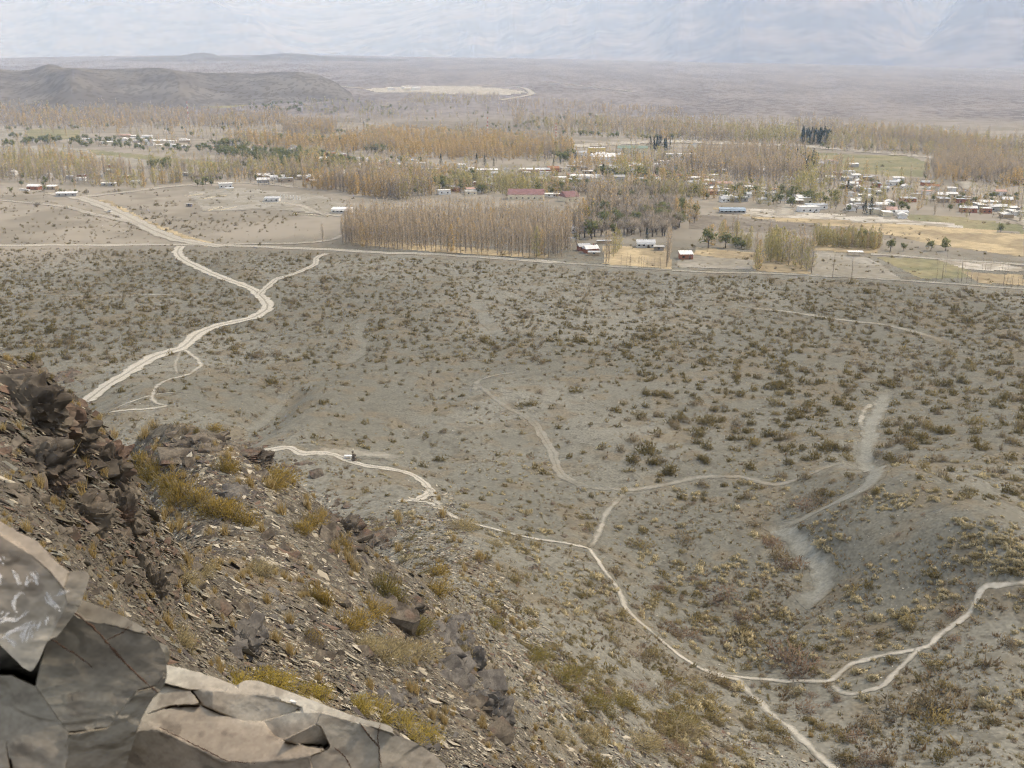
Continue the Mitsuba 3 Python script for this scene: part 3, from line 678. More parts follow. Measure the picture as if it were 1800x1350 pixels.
# the regular plantation behind the straight road: rows parallel to its front edge
fr0, fr1 = curve([(603, 431), (700, 439), (830, 446), (985, 453)], 46, ground_z), curve([(618, 404), (735, 391), (850, 388), (1005, 402)], 46, ground_z)
g = np.random.default_rng(77)
_u = 'first second third fourth fifth sixth seventh eighth ninth tenth eleventh twelfth thirteenth fourteenth fifteenth sixteenth seventeenth eighteenth nineteenth'.split()
ORD = _u + [t + s for t, s in [('twentieth', '')] + [('twenty-', u) for u in _u[:9]] + [('thirtieth', '')] + [('thirty-', u) for u in _u[:9]] + [('fortieth', '')] + [('forty-', u) for u in _u[:9]]]
def PL(k, i):
    if k == 0:
        return f'in the plantation front row, {ORD[i]} trunk from the left'
    return f"in the {'second third fourth fifth sixth'.split()[k - 1] if k < 6 else 'hindmost'} row of the big plantation, {['left', 'left middle', 'right middle', 'right'][min(i // 12, 3)]} part"
for k in range(11):
    t = (k / 10)
    line = fr0 * (1 - t) + fr1 * t
    for i, p in enumerate(line):
        if (k > 8 and i > 40) or g.random() < .05:
            continue
        p = p + g.normal(0, .5, 2)
        kind = 'golden_poplar' if (22 < i < 34 and 2 < k < 9 and g.random() < .16) or g.random() < .03 else 'bare_poplar'
        WOODS.append((kind, np.array([p[0], p[1], float(ground_z(p[0], p[1]))]), g.uniform(.82, 1.0), PL(k, i)))
single(943, 453, 'olive_poplar', 'at the right end of the plantation front', 1.15)
single(952, 448, 'golden_poplar', 'at the right end of the plantation', .9)
single(568, 431, 'bare_poplar', 'standing alone left of the plantation', .85)
single(575, 434, 'sapling', 'beside the lone bare poplar', .9)
row([(520, 421), (535, 423), (560, 425), (598, 425)], 5, 'sapling', 'left of the plantation', .5)
wood([(960, 450), (1000, 395), (1040, 380), (1010, 440)], 52, {'bare_poplar': 7, 'golden_poplar': 2, 'olive_poplar': 1}, 'at the right side of the plantation', .9)
wood([(1010, 420), (1030, 365), (1190, 352), (1195, 400), (1165, 418), (1080, 415)], 310, {'bare_tree': 8, 'leafy_tree': 1, 'bare_poplar': 1}, 'in the grey copse right of the plantation', 1.1, gap=3)
single(1040, 420, 'leafy_tree', 'at the left of the grey copse', 1.6)
single(1012, 425, 'leafy_tree', 'beside the farmhouse with several roofs', .6)
wood([(1175, 400), (1200, 370), (1230, 385), (1215, 400)], 19, {'leafy_tree': 6, 'bare_tree': 2, 'golden_poplar': 2}, 'at the right edge of the grey copse', 1.)
for a, b, s in ((1065, 467, 1.15), (1070, 462, 1.1), (1078, 452, 1.05), (1082, 445, 1.0), (1088, 438, .95)):
    single(a, b, 'olive_poplar' if a > 1072 else 'bare_poplar', 'in the short row beside the straw lot', s)
for a, b, s in ((1172, 470, 1.1), (1174, 462, 1.05), (1177, 452, .95)):
    single(a, b, 'bare_poplar', 'between the straw lot and the red brick house', s * .9)
row([(1093, 470), (1120, 471), (1145, 472), (1168, 473)], 14, 'sapling', 'along the front of the straw lot', .75, 1.)
row([(1010, 405), (1060, 410), (1110, 415)], 12, 'sapling', 'in front of the grey copse', .8, 2.)
single(1137, 424, 'conifer', 'behind the long white veranda house', .75)
single(1245, 437, 'leafy_tree', 'beneath the golden tree at the farm', 1.3)
single(1250, 432, 'golden_poplar', 'over the dark tree at the farm', .85)
single(1243, 428, 'golden_poplar', 'beside the dark tree at the farm', .7)
single(1275, 436, 'leafy_tree', 'in front of the bare farm poplars', 1.)
wood([(1262, 428), (1300, 430), (1300, 420), (1262, 418)], 27, {'golden_poplar': 1, 'olive_poplar': 1, 'bare_poplar': 1}, 'behind the farm yard', .65)
wood([(1290, 437), (1320, 440), (1320, 430), (1290, 428)], 31, {'olive_poplar': 1, 'leafy_tree': .4}, 'in the low hedge behind the farm yard', .5, gap=1)
for a, b, s, k in ((1330, 474, 1.12, 'olive_poplar'), (1334, 470, 1.05, 'golden_poplar'), (1328, 468, 1., 'bare_poplar')):
    single(a, b, k, 'in the tall clump below the farm', s)
for i, (a, b) in enumerate(((1374, 464), (1386, 466), (1398, 469), (1408, 472), (1417, 476), (1426, 481))):
    for s, da, db in ((1.08, 0, 0), (1., 3, -6), (.95, 6, -11)):
        single(a - da, b + db, 'bare_poplar' if (i + int(da)) % 2 else 'olive_poplar', 'in the feathery stand of slanting rows', s)
wood([(1345, 462), (1370, 464), (1368, 440), (1345, 438)], 27, {'bare_poplar': 1, 'olive_poplar': 1.4}, 'behind the feathery stand', .8)
wood([(1430, 434), (1545, 441), (1550, 428), (1430, 420)], 220, {'olive_poplar': 6, 'golden_poplar': 1, 'bare_poplar': 1.4}, 'in the yellow belt along the field', .52, gap=1.5)
for a, b, s in ((1515, 432, 1.3), (1480, 432, .95), (1565, 441, .8), (1588, 441, .7), (1636, 441, .85), (1662, 441, .9), (1758, 409, .8)):
    single(a, b, 'leafy_tree', 'standing single in the straw fields', s)
row([(1640, 492), (1700, 497), (1800, 503)], 20, 'sapling', 'in the thin fence row at the right edge', .8, 4.)
row([(1660, 468), (1700, 474), (1760, 480)], 14, 'sapling', 'in the second fence row at right', .7, 5.)
single(1463, 490, 'sapling', 'in the grey yard', 1.1); single(1497, 492, 'sapling', 'in the grey yard', 1.4)
# left village
wood([(-30, 268), (90, 272), (210, 300), (330, 322), (240, 332), (130, 326), (-30, 318)], 441, {'golden_poplar': 2, 'olive_poplar': 6, 'bare_poplar': 4}, 'in the left village', .85, gap=3)
single(80, 325, 'leafy_tree', 'behind the leftmost brick house', 1.1)
single(108, 340, 'leafy_tree', 'beside the long white left house', .6); single(133, 340, 'leafy_tree', 'beside the long white left house', .6)
wood([(255, 300), (320, 300), (310, 290), (260, 290)], 19, {'leafy_tree': 1, 'olive_poplar': 1.}, 'at the field edge of the left village', 1.)
wood([(300, 322), (420, 316), (540, 318), (560, 300), (420, 292), (310, 305)], 348, {'bare_poplar': 6, 'olive_poplar': 2.5, 'bare_tree': 1}, 'in the belt behind the building ground', .8)
row([(440, 326), (480, 328), (530, 330)], 16, 'sapling', 'in the trunk row above the white pillars', 1.1, 2.)
wood([(530, 331), (600, 340), (700, 354), (720, 350), (700, 335), (600, 322)], 256, {'olive_poplar': 5, 'bare_poplar': 6, 'golden_poplar': .6}, 'in the tall row behind the white long building', 1.0)
wood([(690, 352), (760, 344), (760, 322), (640, 318)], 182, {'golden_poplar': 3, 'bare_poplar': 6, 'olive_poplar': 2}, 'behind the plantation', .85)
wood([(130, 240), (260, 246), (340, 262), (330, 270), (180, 262), (20, 250), (0, 240)], 67, {'leafy_tree': 6, 'bare_tree': 1, 'golden_poplar': .7}, 'among the far left roofs', .85, gap=4)
wood([(340, 262), (420, 282), (560, 300), (640, 290), (560, 272), (420, 262)], 275, {'leafy_tree': 6, 'olive_poplar': 1.4, 'golden_poplar': 1.4}, 'in the green belt of the middle village', .95, gap=3)
wood([(360, 258), (440, 262), (600, 268), (760, 280), (1000, 285), (1010, 262), (860, 246), (640, 235), (600, 250), (420, 244)], 1211, {'golden_poplar': 8, 'bare_poplar': 3.5, 'olive_poplar': 1.2, 'leafy_tree': .5}, 'in the golden band across the town', 1.05)
wood([(495, 238), (590, 240), (592, 224), (500, 222)], 256, {'bare_poplar': 5, 'golden_poplar': 2}, 'in the dense brown block of the golden band', 1.1)
for a, b in ((852, 292), (838, 288), (868, 292), (973, 292), (985, 290), (1012, 283), (1168, 262), (1172, 266), (1095, 275), (775, 290), (612, 285), (622, 270), (640, 225), (400, 222), (392, 224), (440, 222), (1060, 308), (1296, 276), (1365, 272), (1530, 378), (1520, 376), (1490, 338)):
    single(a, b, 'conifer', 'standing among the town trees', 1.)
wood([(1140, 265), (1160, 268), (1185, 268), (1180, 260), (1140, 258)], 15, {'conifer': 1}, 'in the dark group behind the town hall', 1.2)
wood([(690, 305), (720, 325), (870, 345), (1000, 348), (1000, 325), (880, 320), (760, 300)], 226, {'olive_poplar': 4, 'leafy_tree': 3, 'golden_poplar': 2, 'bare_tree': 3}, 'below the town centre', .85, gap=3)
single(770, 312, 'golden_poplar', 'tallest over the houses below the golden band', 1.05); single(765, 314, 'golden_poplar', 'tallest over the houses below the golden band', .95)
wood([(560, 300), (650, 318), (760, 318), (740, 296), (640, 288)], 72, {'olive_poplar': 4, 'bare_poplar': 2, 'leafy_tree': 2}, 'between the middle village roofs', .85, gap=3)
wood([(1000, 300), (1240, 340), (1240, 270), (1100, 278), (1010, 285)], 275, {'golden_poplar': 4, 'bare_poplar': 4, 'bare_tree': 2, 'leafy_tree': 2, 'olive_poplar': 2}, 'among the white town centre buildings', .85, gap=4)
wood([(960, 345), (1240, 350), (1240, 335), (1000, 328)], 220, {'bare_tree': 5, 'leafy_tree': 2, 'olive_poplar': 2.5}, 'in the belt below the town centre', .85)
wood([(1190, 300), (1290, 320), (1400, 322), (1440, 290), (1400, 268), (1240, 268)], 697, {'bare_poplar': 8, 'golden_poplar': 2.4, 'olive_poplar': 1, 'conifer': .3}, 'in the grey poplar mass of the right village', .95)
wood([(1250, 355), (1480, 372), (1470, 350), (1300, 335)], 52, {'leafy_tree': 5, 'olive_poplar': 3}, 'along the canal bank below the right village', .95, gap=5)
wood([(1390, 345), (1420, 350), (1480, 330), (1500, 300), (1440, 296), (1410, 315)], 81, {'olive_poplar': 4, 'bare_poplar': 4, 'golden_poplar': 1}, 'beside the pale village street', .95)
wood([(1460, 370), (1600, 385), (1600, 355), (1480, 340)], 43, {'olive_poplar': 3, 'bare_tree': 3, 'leafy_tree': 1}, 'between the roofs of the right village', .75, gap=5)
for a, b, s in ((1654, 318, .9), (1676, 321, .9), (1694, 318, .8), (1720, 318, .9), (1755, 336, .95), (1770, 338, 1.), (1522, 305, .95), (1768, 330, .9), (1485, 362, .9)):
    single(a, b, 'golden_poplar', 'single between the rightmost roofs', s)
wood([(1620, 314), (1800, 330), (1830, 300), (1700, 276), (1640, 284)], 623, {'bare_poplar': 9, 'bare_tree': 3, 'golden_poplar': .4}, 'in the grey wood above the right village', .85)
wood([(1450, 266), (1640, 274), (1830, 292), (1830, 262), (1640, 240), (1460, 235)], 697, {'bare_poplar': 5, 'olive_poplar': 4, 'bare_tree': 3, 'golden_poplar': 1.5}, 'in the far belt right of the town', .8)
wood([(1240, 250), (1400, 252), (1402, 236), (1240, 232)], 403, {'bare_poplar': 6, 'olive_poplar': 4}, 'in the far grey rows behind the town', 1.)
wood([(1408, 254), (1458, 256), (1462, 246), (1410, 244)], 110, {'conifer': 1}, 'in the dark far block of evergreens', 1.35, gap=.5)
wood([(960, 238), (1240, 250), (1230, 222), (1040, 212), (960, 222)], 550, {'bare_poplar': 7, 'golden_poplar': 1, 'olive_poplar': 2, 'leafy_tree': .6}, 'in the far wood behind the town centre', .95)
wood([(1190, 225), (1450, 238), (1700, 250), (1640, 232), (1400, 216), (1190, 208)], 476, {'bare_poplar': 5, 'bare_tree': 3, 'olive_poplar': 2}, 'in the farthest belt below the fan', .8)
wood([(-30, 222), (130, 224), (330, 226), (500, 222), (480, 206), (300, 200), (120, 190), (-30, 190)], 1102, {'bare_poplar': 7, 'golden_poplar': 3, 'bare_tree': 1.5}, 'in the brown belt below the foothills', .95)
wood([(100, 172), (160, 170), (300, 176), (420, 178), (420, 170), (200, 164), (110, 162)], 275, {'leafy_tree': 1}, 'in the dark hedge under the foothills', 1.2)
wood([(430, 196), (530, 200), (530, 182), (430, 180)], 48, {'leafy_tree': 4, 'bare_tree': 1}, 'below the right end of the foothills', 1.1)
wood([(530, 200), (700, 205), (720, 190), (600, 176), (540, 178)], 220, {'leafy_tree': 2, 'olive_poplar': 3, 'bare_tree': 3}, 'in the far fields beyond the golden band', .8)
wood([(700, 186), (880, 186), (880, 170), (720, 168)], 329, {'bare_poplar': 6, 'olive_poplar': 1}, 'in the far brown rows below the airfield', .9)
wood([(880, 190), (1200, 206), (1200, 196), (900, 178)], 329, {'bare_poplar': 6, 'golden_poplar': 1.4}, 'in the far brown belt right of the airfield', .9)
wood([(770, 240), (860, 244), (970, 222), (950, 214), (760, 230)], 52, {'leafy_tree': 3, 'olive_poplar': 3}, 'by the distant ploughed field', .7)
wood([(0, 258), (60, 246), (120, 250), (20, 262)], 19, {'leafy_tree': 1}, 'at the far left field', 1.1)

wood([(1490, 310), (1640, 322), (1800, 356), (1800, 380), (1690, 368), (1480, 335)], 90, {'olive_poplar': 4, 'bare_tree': 4, 'golden_poplar': 2, 'leafy_tree': 2}, 'scattered between the rightmost roofs', .55, gap=6)
wood([(1232, 325), (1400, 340), (1400, 362), (1235, 352)], 90, {'bare_poplar': 4, 'olive_poplar': 3, 'leafy_tree': 2, 'golden_poplar': 1}, 'between the canal side roofs', .65, gap=5)
wood([(760, 318), (1000, 322), (1220, 330), (1220, 342), (1000, 344), (760, 340)], 190, {'olive_poplar': 4, 'bare_tree': 4, 'golden_poplar': 2, 'leafy_tree': 2.5, 'bare_poplar': 2}, 'in the mixed belt before the town centre', .75, gap=4)
wood([(1000, 290), (1220, 296), (1230, 318), (1000, 314)], 120, {'golden_poplar': 4, 'bare_poplar': 4, 'olive_poplar': 2, 'leafy_tree': 2}, 'between the town centre roofs', .75, gap=5)
wood([(420, 318), (560, 316), (700, 320), (760, 312), (700, 296), (520, 300)], 160, {'olive_poplar': 4, 'bare_poplar': 4, 'leafy_tree': 2, 'golden_poplar': 1.5}, 'between the roofs left of the plantation', .75, gap=5)
wood([(120, 246), (340, 252), (360, 268), (150, 258)], 70, {'leafy_tree': 4, 'bare_tree': 2, 'golden_poplar': 2, 'olive_poplar': 2}, 'between the far left roofs', .75, gap=6)
wood([(0, 236), (500, 246), (640, 230), (500, 214), (0, 212)], 260, {'bare_poplar': 6, 'golden_poplar': 3, 'olive_poplar': 2, 'leafy_tree': 1.5}, 'in the broad belt behind the far left roofs', .85)
wood([(1100, 250), (1460, 262), (1800, 300), (1800, 255), (1460, 232), (1100, 222)], 380, {'bare_poplar': 6, 'olive_poplar': 4, 'bare_tree': 3, 'golden_poplar': 2, 'leafy_tree': .6}, 'in the wide far belt behind the right village', .85)
wood([(560, 215), (1100, 235), (1100, 205), (880, 185), (560, 180)], 200, {'bare_poplar': 4, 'olive_poplar': 4, 'leafy_tree': 2, 'golden_poplar': 1.5}, 'in hedges of the far fields', .7)
wood([(-40, 226), (240, 228), (520, 224), (500, 200), (240, 192), (-40, 186)], 620, {'bare_poplar': 6, 'bare_tree': 2, 'golden_poplar': 3, 'olive_poplar': 1}, 'in the thick brown belt below the foothills', 1.15, gap=.5)
wood([(900, 226), (1240, 244), (1240, 218), (1040, 206), (900, 200)], 330, {'bare_poplar': 6, 'golden_poplar': 1.2, 'olive_poplar': 2.5, 'leafy_tree': .6}, 'in the thick far wood behind the town centre', 1.05, gap=.5)
wood([(1400, 232), (1830, 290), (1830, 262), (1640, 238), (1400, 214)], 480, {'bare_poplar': 5, 'bare_tree': 4, 'olive_poplar': 3, 'golden_poplar': 1}, 'in the thick grey belt at the far right', 1.05, gap=.5)
wood([(600, 262), (860, 268), (1000, 272), (1000, 250), (840, 240), (640, 236)], 260, {'golden_poplar': 6, 'olive_poplar': 2, 'bare_poplar': 2.5}, 'at the back of the golden band', 1.05, gap=1)
wood([(-30, 345), (330, 320), (560, 325), (760, 345), (1000, 345), (1240, 352), (1500, 372), (1830, 392), (1830, 285), (1400, 240), (900, 205), (500, 195), (-30, 195)], 1000, {'olive_poplar': 3, 'bare_tree': 3, 'bare_poplar': 3, 'golden_poplar': 2, 'leafy_tree': 2}, 'in gardens and hedges all over the oasis', .55, gap=2)
wood([(1490, 300), (1640, 314), (1830, 350), (1830, 392), (1690, 378), (1480, 345)], 150, {'bare_tree': 5, 'olive_poplar': 3, 'golden_poplar': 2.5, 'leafy_tree': 2, 'bare_poplar': 2}, 'dotted among the yards at right', .5, gap=4)
wood([(1000, 262), (1240, 270), (1420, 292), (1420, 345), (1220, 345), (1000, 330)], 200, {'bare_tree': 4, 'golden_poplar': 3, 'olive_poplar': 3, 'leafy_tree': 3, 'bare_poplar': 3}, 'dotted among the yards right of centre', .65, gap=4)
wood([(340, 330), (330, 300), (700, 280), (1000, 320), (760, 344), (560, 325)], 150, {'leafy_tree': 4, 'olive_poplar': 4, 'golden_poplar': 3, 'bare_tree': 2}, 'mixed along the middle village lanes', .8, gap=3)
n_of = {}
for kind in TREE:
    mine = sorted([t for t in WOODS if t[0] == kind], key=lambda t: np.hypot(t[1][0], t[1][1]))
    g = np.random.default_rng(len(kind))
    lo, hi = SIZE[kind]
    cap = {'bare_poplar': 300, 'golden_poplar': 260, 'olive_poplar': 240, 'leafy_tree': 240, 'bare_tree': 160}.get(kind, 200)
    shape = 'round' if kind in ('leafy_tree', 'bare_tree') else 'tree'
    both = [family(shape, trunk=(a, 'm_thin'), crown=(b, 'm_thin')) for a, b in TREE[kind]]
    whole = [soup([(a[0], a[2]), (b[0], b[2])]) for a, b in TREE[kind]]
    wholes = [family(shape, tree=(a, 'm_thin')) for a in whole]
    what, cat = LOOK[kind]
    crowd = {}
    for t in mine[:cap]:
        crowd.setdefault(t[3], []).append(px_of(t[1][None])[0][0])
    third = {w: np.quantile(x, [.2, .4, .6, .8]) for w, x in crowd.items() if len(x) > 9 and 'plantation' not in w}
    for i, (_, p, s, where) in enumerate(mine[:cap]):
        s = s * ((lo + hi) / 2 + (hi - lo) * .5 * g.uniform(-1, 1))
        k, m = int(g.integers(len(both))), matrix_of(p, g.random() * 6.28, (s * g.uniform(.85, 1.2), s * g.uniform(.85, 1.2), s))
        if where in third:
            where += ', ' + ['left end', 'left part', 'middle', 'right part', 'right end'][int(np.searchsorted(third[where], px_of(p[None])[0][0]))]
        key = numbered(kind)
        scene[key] = copy_of((both if np.hypot(p[0], p[1]) < 780 else wholes)[k], m)
        labels[key] = {'label': f'{what} {where}', 'category': cat, 'group': f'{what}s {where}'}
    rest = mine[cap:]
    n_of[kind] = (len(mine), len(rest))
    if len(rest) > 3:
        n = len(rest)
        s = np.array([t[2] for t in rest]) * ((lo + hi) / 2 + (hi - lo) * .5 * g.uniform(-1, 1, n))
        thin = [soup([(a[0], a[2]), (b[0], b[2])]) for a, b in THIN.get(kind, TREE[kind])]
        turn, pick = g.random(n) * 6.28, g.integers(0, len(thin), n)
        v, f, c = place(thin, np.array([t[1] for t in rest]), turn, np.c_[s * g.uniform(.85, 1.2, n), s * g.uniform(.85, 1.2, n), s], pick)
        add_leafy('distant_' + kind, (v, f, c), place_normals(thin, turn, pick, shape), 'm_thin', label=f'distant mass of {what}s beyond the town', category='woodland', kind='stuff')
print(n_of)

# ------------------------------------------------------------------ houses and other built things
def box_v(x0, x1, y0, y1, z0, z1):
    v = np.array([[x, y, z] for x in (x0, x1) for y in (y0, y1) for z in (z0, z1)], float)
    return v, np.array([[0, 1, 3], [0, 3, 2], [4, 6, 7], [4, 7, 5], [0, 4, 5], [0, 5, 1], [2, 3, 7], [2, 7, 6], [0, 2, 6], [0, 6, 4], [1, 5, 7], [1, 7, 3]])
def join(ms):
    V, F, n = [], [], 0
    for v, f in ms:
        V.append(np.asarray(v, float)); F.append(np.asarray(f) + n); n += len(v)
    return np.vstack(V), np.vstack(F)
def extrude_x(profile, x0, x1):
    """a closed (y, z) outline drawn out along x"""
    n = len(profile)
    p = np.array(profile, float)
    v = np.vstack([np.c_[np.full(n, x0), p], np.c_[np.full(n, x1), p]])
    i = np.arange(n); j = (i + 1) % n
    f = [np.c_[i, j, j + n], np.c_[i, j + n, i + n]]
    k = np.arange(1, n - 1)
    f += [np.c_[0 * k, k + 1, k], np.c_[0 * k + n, k + n, k + 1 + n]]
    return v, np.vstack(f)
PAINT = {'white': (.66, .65, .63), 'cream': (.62, .56, .43), 'tin': (.43, .44, .45), 'grey': (.36, .35, .33), 'pinkish': (.45, .31, .26), 'rust': (.30, .16, .10), 'brick': (.30, .135, .085), 'mud': (.34, .27, .19),
         'red': (.235, .14, .135), 'yellow': (.66, .52, .20), 'glass': (.035, .04, .045), 'door': (.12, .085, .06), 'blue': (.30, .36, .42), 'stone': (.24, .21, .175), 'green': (.2, .25, .2), 'cairn': (.165, .138, .115)}
def wall_paint(c):
    def fn(p, n, uv):
        d = fbm(p.x * .8, p.y * .8, p.z * .8, 3)
        return mi.Color3f(c) * (.72 + .5 * d)
    return diffuse(fn)
for k, c in PAINT.items():
    scene['m_' + k] = wall_paint(c) if k not in ('glass', 'door') else rgb(*c)
def put(key, mesh, m, to):
    scene[key] = {**mikit.ply(mesh, 'm_' + m), 'to_world': to}
def roof_mesh(L, W, H, kind, rise, over=.35):
    l, w, t = L / 2 + over, W / 2 + over, .12
    if kind == 'gable':
        b = H - rise * over / (W / 2)
        return extrude_x([(-w, b), (0, H + rise), (w, b), (w, b + t), (0, H + rise + t), (-w, b + t)], -l, l)
    if kind == 'shed':
        return extrude_x([(-w, H + .03), (w, H + rise), (w, H + rise + t), (-w, H + .03 + t)], -l, l)
    return box_v(-l, l, -w, w, H + .01, H + .2)
def wall_mesh(L, W, H, kind, rise):
    l, w = L / 2, W / 2
    if kind == 'gable':
        return extrude_x([(-w, -.5), (w, -.5), (w, H - .01), (0, H + rise - .02), (-w, H - .01)], -l, l)
    if kind == 'shed':
        return extrude_x([(-w, -.5), (w, -.5), (w, H + rise - .04), (-w, H)], -l, l)
    return box_v(-l, l, -w, w, -.5, H)
def house(name, px, py, L, W, H, yaw, wall, roof, kind, rise, label, cat='house', group=None, wins=0, door=False, porch=0, chimney=False, at3=None):
    """yaw in degrees; the long side faces the viewer at yaw 0. wins: windows on each long side"""
    p = at([px], [py], 300)[0] if at3 is None else at3
    key = numbered(name)
    to = T().translate([float(a) for a in p]).rotate([0, 0, 1], yaw)
    put(key + '__wall', wall_mesh(L, W, H, kind, rise), wall, to)
    put(key + '__roof', roof_mesh(L, W, H, kind, rise), roof, to)
    q = 0
    for s in (-1, 1):
        for k in range(wins):
            x = -L / 2 + L * (k + .5 + (.0 if wins > 1 else 0)) / wins
            if door and s < 0 and k == wins // 2:
                put(key + '__door', box_v(x - .5, x + .5, s * W / 2 - .04, s * W / 2 + .04, -.4, 2.1), 'door', to)
                continue
            put(key + '__window' + ('' if q == 0 else f'_{q:03d}'), box_v(x - .65, x + .65, s * W / 2 - .04, s * W / 2 + .04, 1., 2.1), 'glass', to)
            q += 1
    if porch:
        put(key + '__porch_roof', extrude_x([(-W / 2 - porch, H - .75), (-W / 2 - .02, H - .25), (-W / 2 - .02, H - .15), (-W / 2 - porch, H - .65)], -L / 2, L / 2), roof, to)
        n = max(2, int(L / 2.6))
        for k in range(n + 1):
            x = -L / 2 + .15 + (L - .3) * k / n
            put(key + '__post' + ('' if k == 0 else f'_{k:03d}'), box_v(x - .1, x + .1, -W / 2 - porch + .05, -W / 2 - porch + .25, -.5, H - .7), wall, to)
    if chimney:
        put(key + '__chimney', box_v(L * .2, L * .2 + .6, -.3, .3, H - .1, H + rise + .9), wall, to)
    labels[key] = {'label': label, 'category': cat, **({'group': group} if group else {})}
    return key, to
# the ones that can be told apart
house('farmhouse', 1205, 455, 7.2, 5.5, 3., 4, 'brick', 'white', 'shed', 1.3, 'small red brick house with a bright white sloping roof on the grey yard', wins=2, door=True)
house('farmhouse', 1135, 434, 11, 6, 3., -3, 'white', 'tin', 'shed', .9, 'long white house with a veranda of white posts under a pale roof', wins=4, door=True, porch=1.8)
house('shed', 1158, 440, 6, 4.5, 2.3, -8, 'stone', 'grey', 'shed', .4, 'dark low shed beside the long white veranda house', 'shed', wins=1)
house('farmhouse', 1038, 444, 8, 6, 2.8, 20, 'brick', 'white', 'gable', 1.6, 'red walled farmhouse with white gabled roof right of the plantation', wins=2, door=True, chimney=True)
house('farmhouse', 1026, 440, 7, 5, 2.8, 14, 'brick', 'tin', 'gable', 1.3, 'red walled farmhouse wing with pale gable left of the larger one', wins=2)
house('shed', 1044, 449, 6.5, 3., 2., -4, 'mud', 'tin', 'shed', .3, 'low mud shed in front of the red walled farmhouse', 'shed', wins=1)
house('house', 1006, 408, 6, 5, 3, 10, 'white', 'white', 'gable', 1, 'small white house among trees right of the plantation', wins=1)
house('house', 1004, 425, 4, 3, 2.2, 10, 'cream', 'tin', 'shed', .4, 'tiny pale hut below the small white house', 'hut')
house('house', 1062, 428, 9, 3, 1.8, 3, 'mud', 'tin', 'flat', 0, 'low flat pale shelter behind the red walled farmhouse', 'shed')
house('house', 602, 374, 15, 6, 3., -5, 'white', 'white', 'shed', .9, 'long white building with dark openings in front of the tall trees', wins=5, porch=1.5)
house('house', 61, 333, 11, 7, 3.2, -8, 'brick', 'white', 'gable', 1.6, 'leftmost brick house with a large white roof', wins=2, door=True)
house('house', 92, 333, 9, 6, 3., -8, 'mud', 'white', 'shed', .8, 'pale roofed mud house right of the leftmost brick house', wins=2)
house('house', 118, 345, 17, 6, 2.8, 6, 'grey', 'white', 'shed', .9, 'long low house with a bright white roof beside the left road', wins=3)
house('house', 44, 335, 11, 1.2, 1.2, -22, 'white', 'white', 'flat', 0, 'low white wall before the leftmost brick house', 'wall')
house('house', 192, 327, 13, 6, 2.8, 4, 'grey', 'white', 'shed', .6, 'white roofed house at the right end of the left village', wins=2)
house('house', 241, 324, 10, 7, 3, 12, 'cream', 'tin', 'shed', .6, 'pale house with patched roof at the left village edge', wins=2)
house('house', 330, 309, 8, 6, 3, 0, 'grey', 'white', 'shed', .6, 'small house under the bare belt above the building ground', wins=1)
house('house', 397, 330, 12, 8, 4.2, 18, 'white', 'white', 'flat', .0, 'white block shaped building beside the building ground', wins=3, door=True)
house('house', 404, 336, 7, 5, 2.6, 18, 'cream', 'tin', 'shed', .5, 'low annex in front of the white block shaped building', 'annex')
house('pavilion', 479, 354, 12, 9, 3., 2, 'white', 'tin', 'shed', .5, 'square pale pavilion in the building ground', 'pavilion', wins=3, porch=1.2)
house('house', 333, 363, 4, 4, 2.2, 5, 'stone', 'grey', 'flat', 0, 'small dark hut in the building ground', 'hut', wins=1)
house('hall', 925, 349, 30, 20, 4.5, -4, 'cream', 'red', 'gable', 3.5, 'large hall with a wide dull red roof behind the plantation', 'hall', wins=6)
house('hall', 1000, 353, 13, 12, 4, 30, 'cream', 'red', 'gable', 4., 'smaller hall with a pointed dull red roof behind the plantation', 'hall', wins=2)
house('house', 970, 346, 18, 5, 2.6, -6, 'white', 'white', 'shed', .4, 'long low white building between the two red roofs', wins=4)
house('house', 1287, 374, 19, 7, 2.8, -6, 'grey', 'blue', 'shed', .8, 'long low building with a bluish roof on the canal bank', wins=6, porch=1.4)
house('house', 1414, 357, 12, 8, 4.5, 4, 'cream', 'white', 'shed', 1.6, 'bright white roofed house at the foot of the pale village street', wins=2)
house('house', 1420, 372, 15, 8, 4, 8, 'white', 'white', 'flat', 0, 'white flat house with two dark windows by the canal bank', wins=3)
house('house', 1434, 367, 16, 7, 3.2, 8, 'white', 'tin', 'shed', .8, 'pale roofed house behind the white flat house', wins=3)
house('house', 1049, 270, 22, 12, 8, 6, 'yellow', 'white', 'flat', 0, 'two storey yellow and white house in the town centre', wins=5)
house('house', 1020, 275, 16, 12, 5, 6, 'white', 'tin', 'gable', 2, 'white gabled house left of the yellow two storey house', wins=3)
house('hall', 1060, 284, 30, 18, 6, 12, 'white', 'white', 'gable', 4, 'large white gabled hall in the town centre', 'hall', wins=4)
house('hall', 1112, 268, 40, 20, 6, -8, 'cream', 'green', 'gable', 3, 'large hall with greenish roof behind the town centre', 'hall', wins=4)
house('house', 1195, 277, 44, 12, 5, -4, 'white', 'white', 'flat', 0, 'long white flat building at the right of the town centre', wins=6)
house('house', 1023, 316, 24, 12, 4, -2, 'white', 'white', 'gable', 1.6, 'white building with a ribbed roof below the conifer', wins=5)
house('house', 1080, 298, 34, 9, 4, -6, 'white', 'white', 'shed', .8, 'long white roof left of the golden town trees', wins=5)
house('house', 853, 305, 26, 10, 4, 2, 'cream', 'white', 'shed', .8, 'long white roof at the foot of the golden band', wins=4)
house('house', 935, 304, 28, 9, 4, -4, 'pinkish', 'white', 'shed', .8, 'long pale roof beside the dark red house', wins=4)
house('house', 972, 302, 12, 10, 4, 10, 'brick', 'rust', 'gable', 2, 'dark red gabled house below the conifers', wins=2)
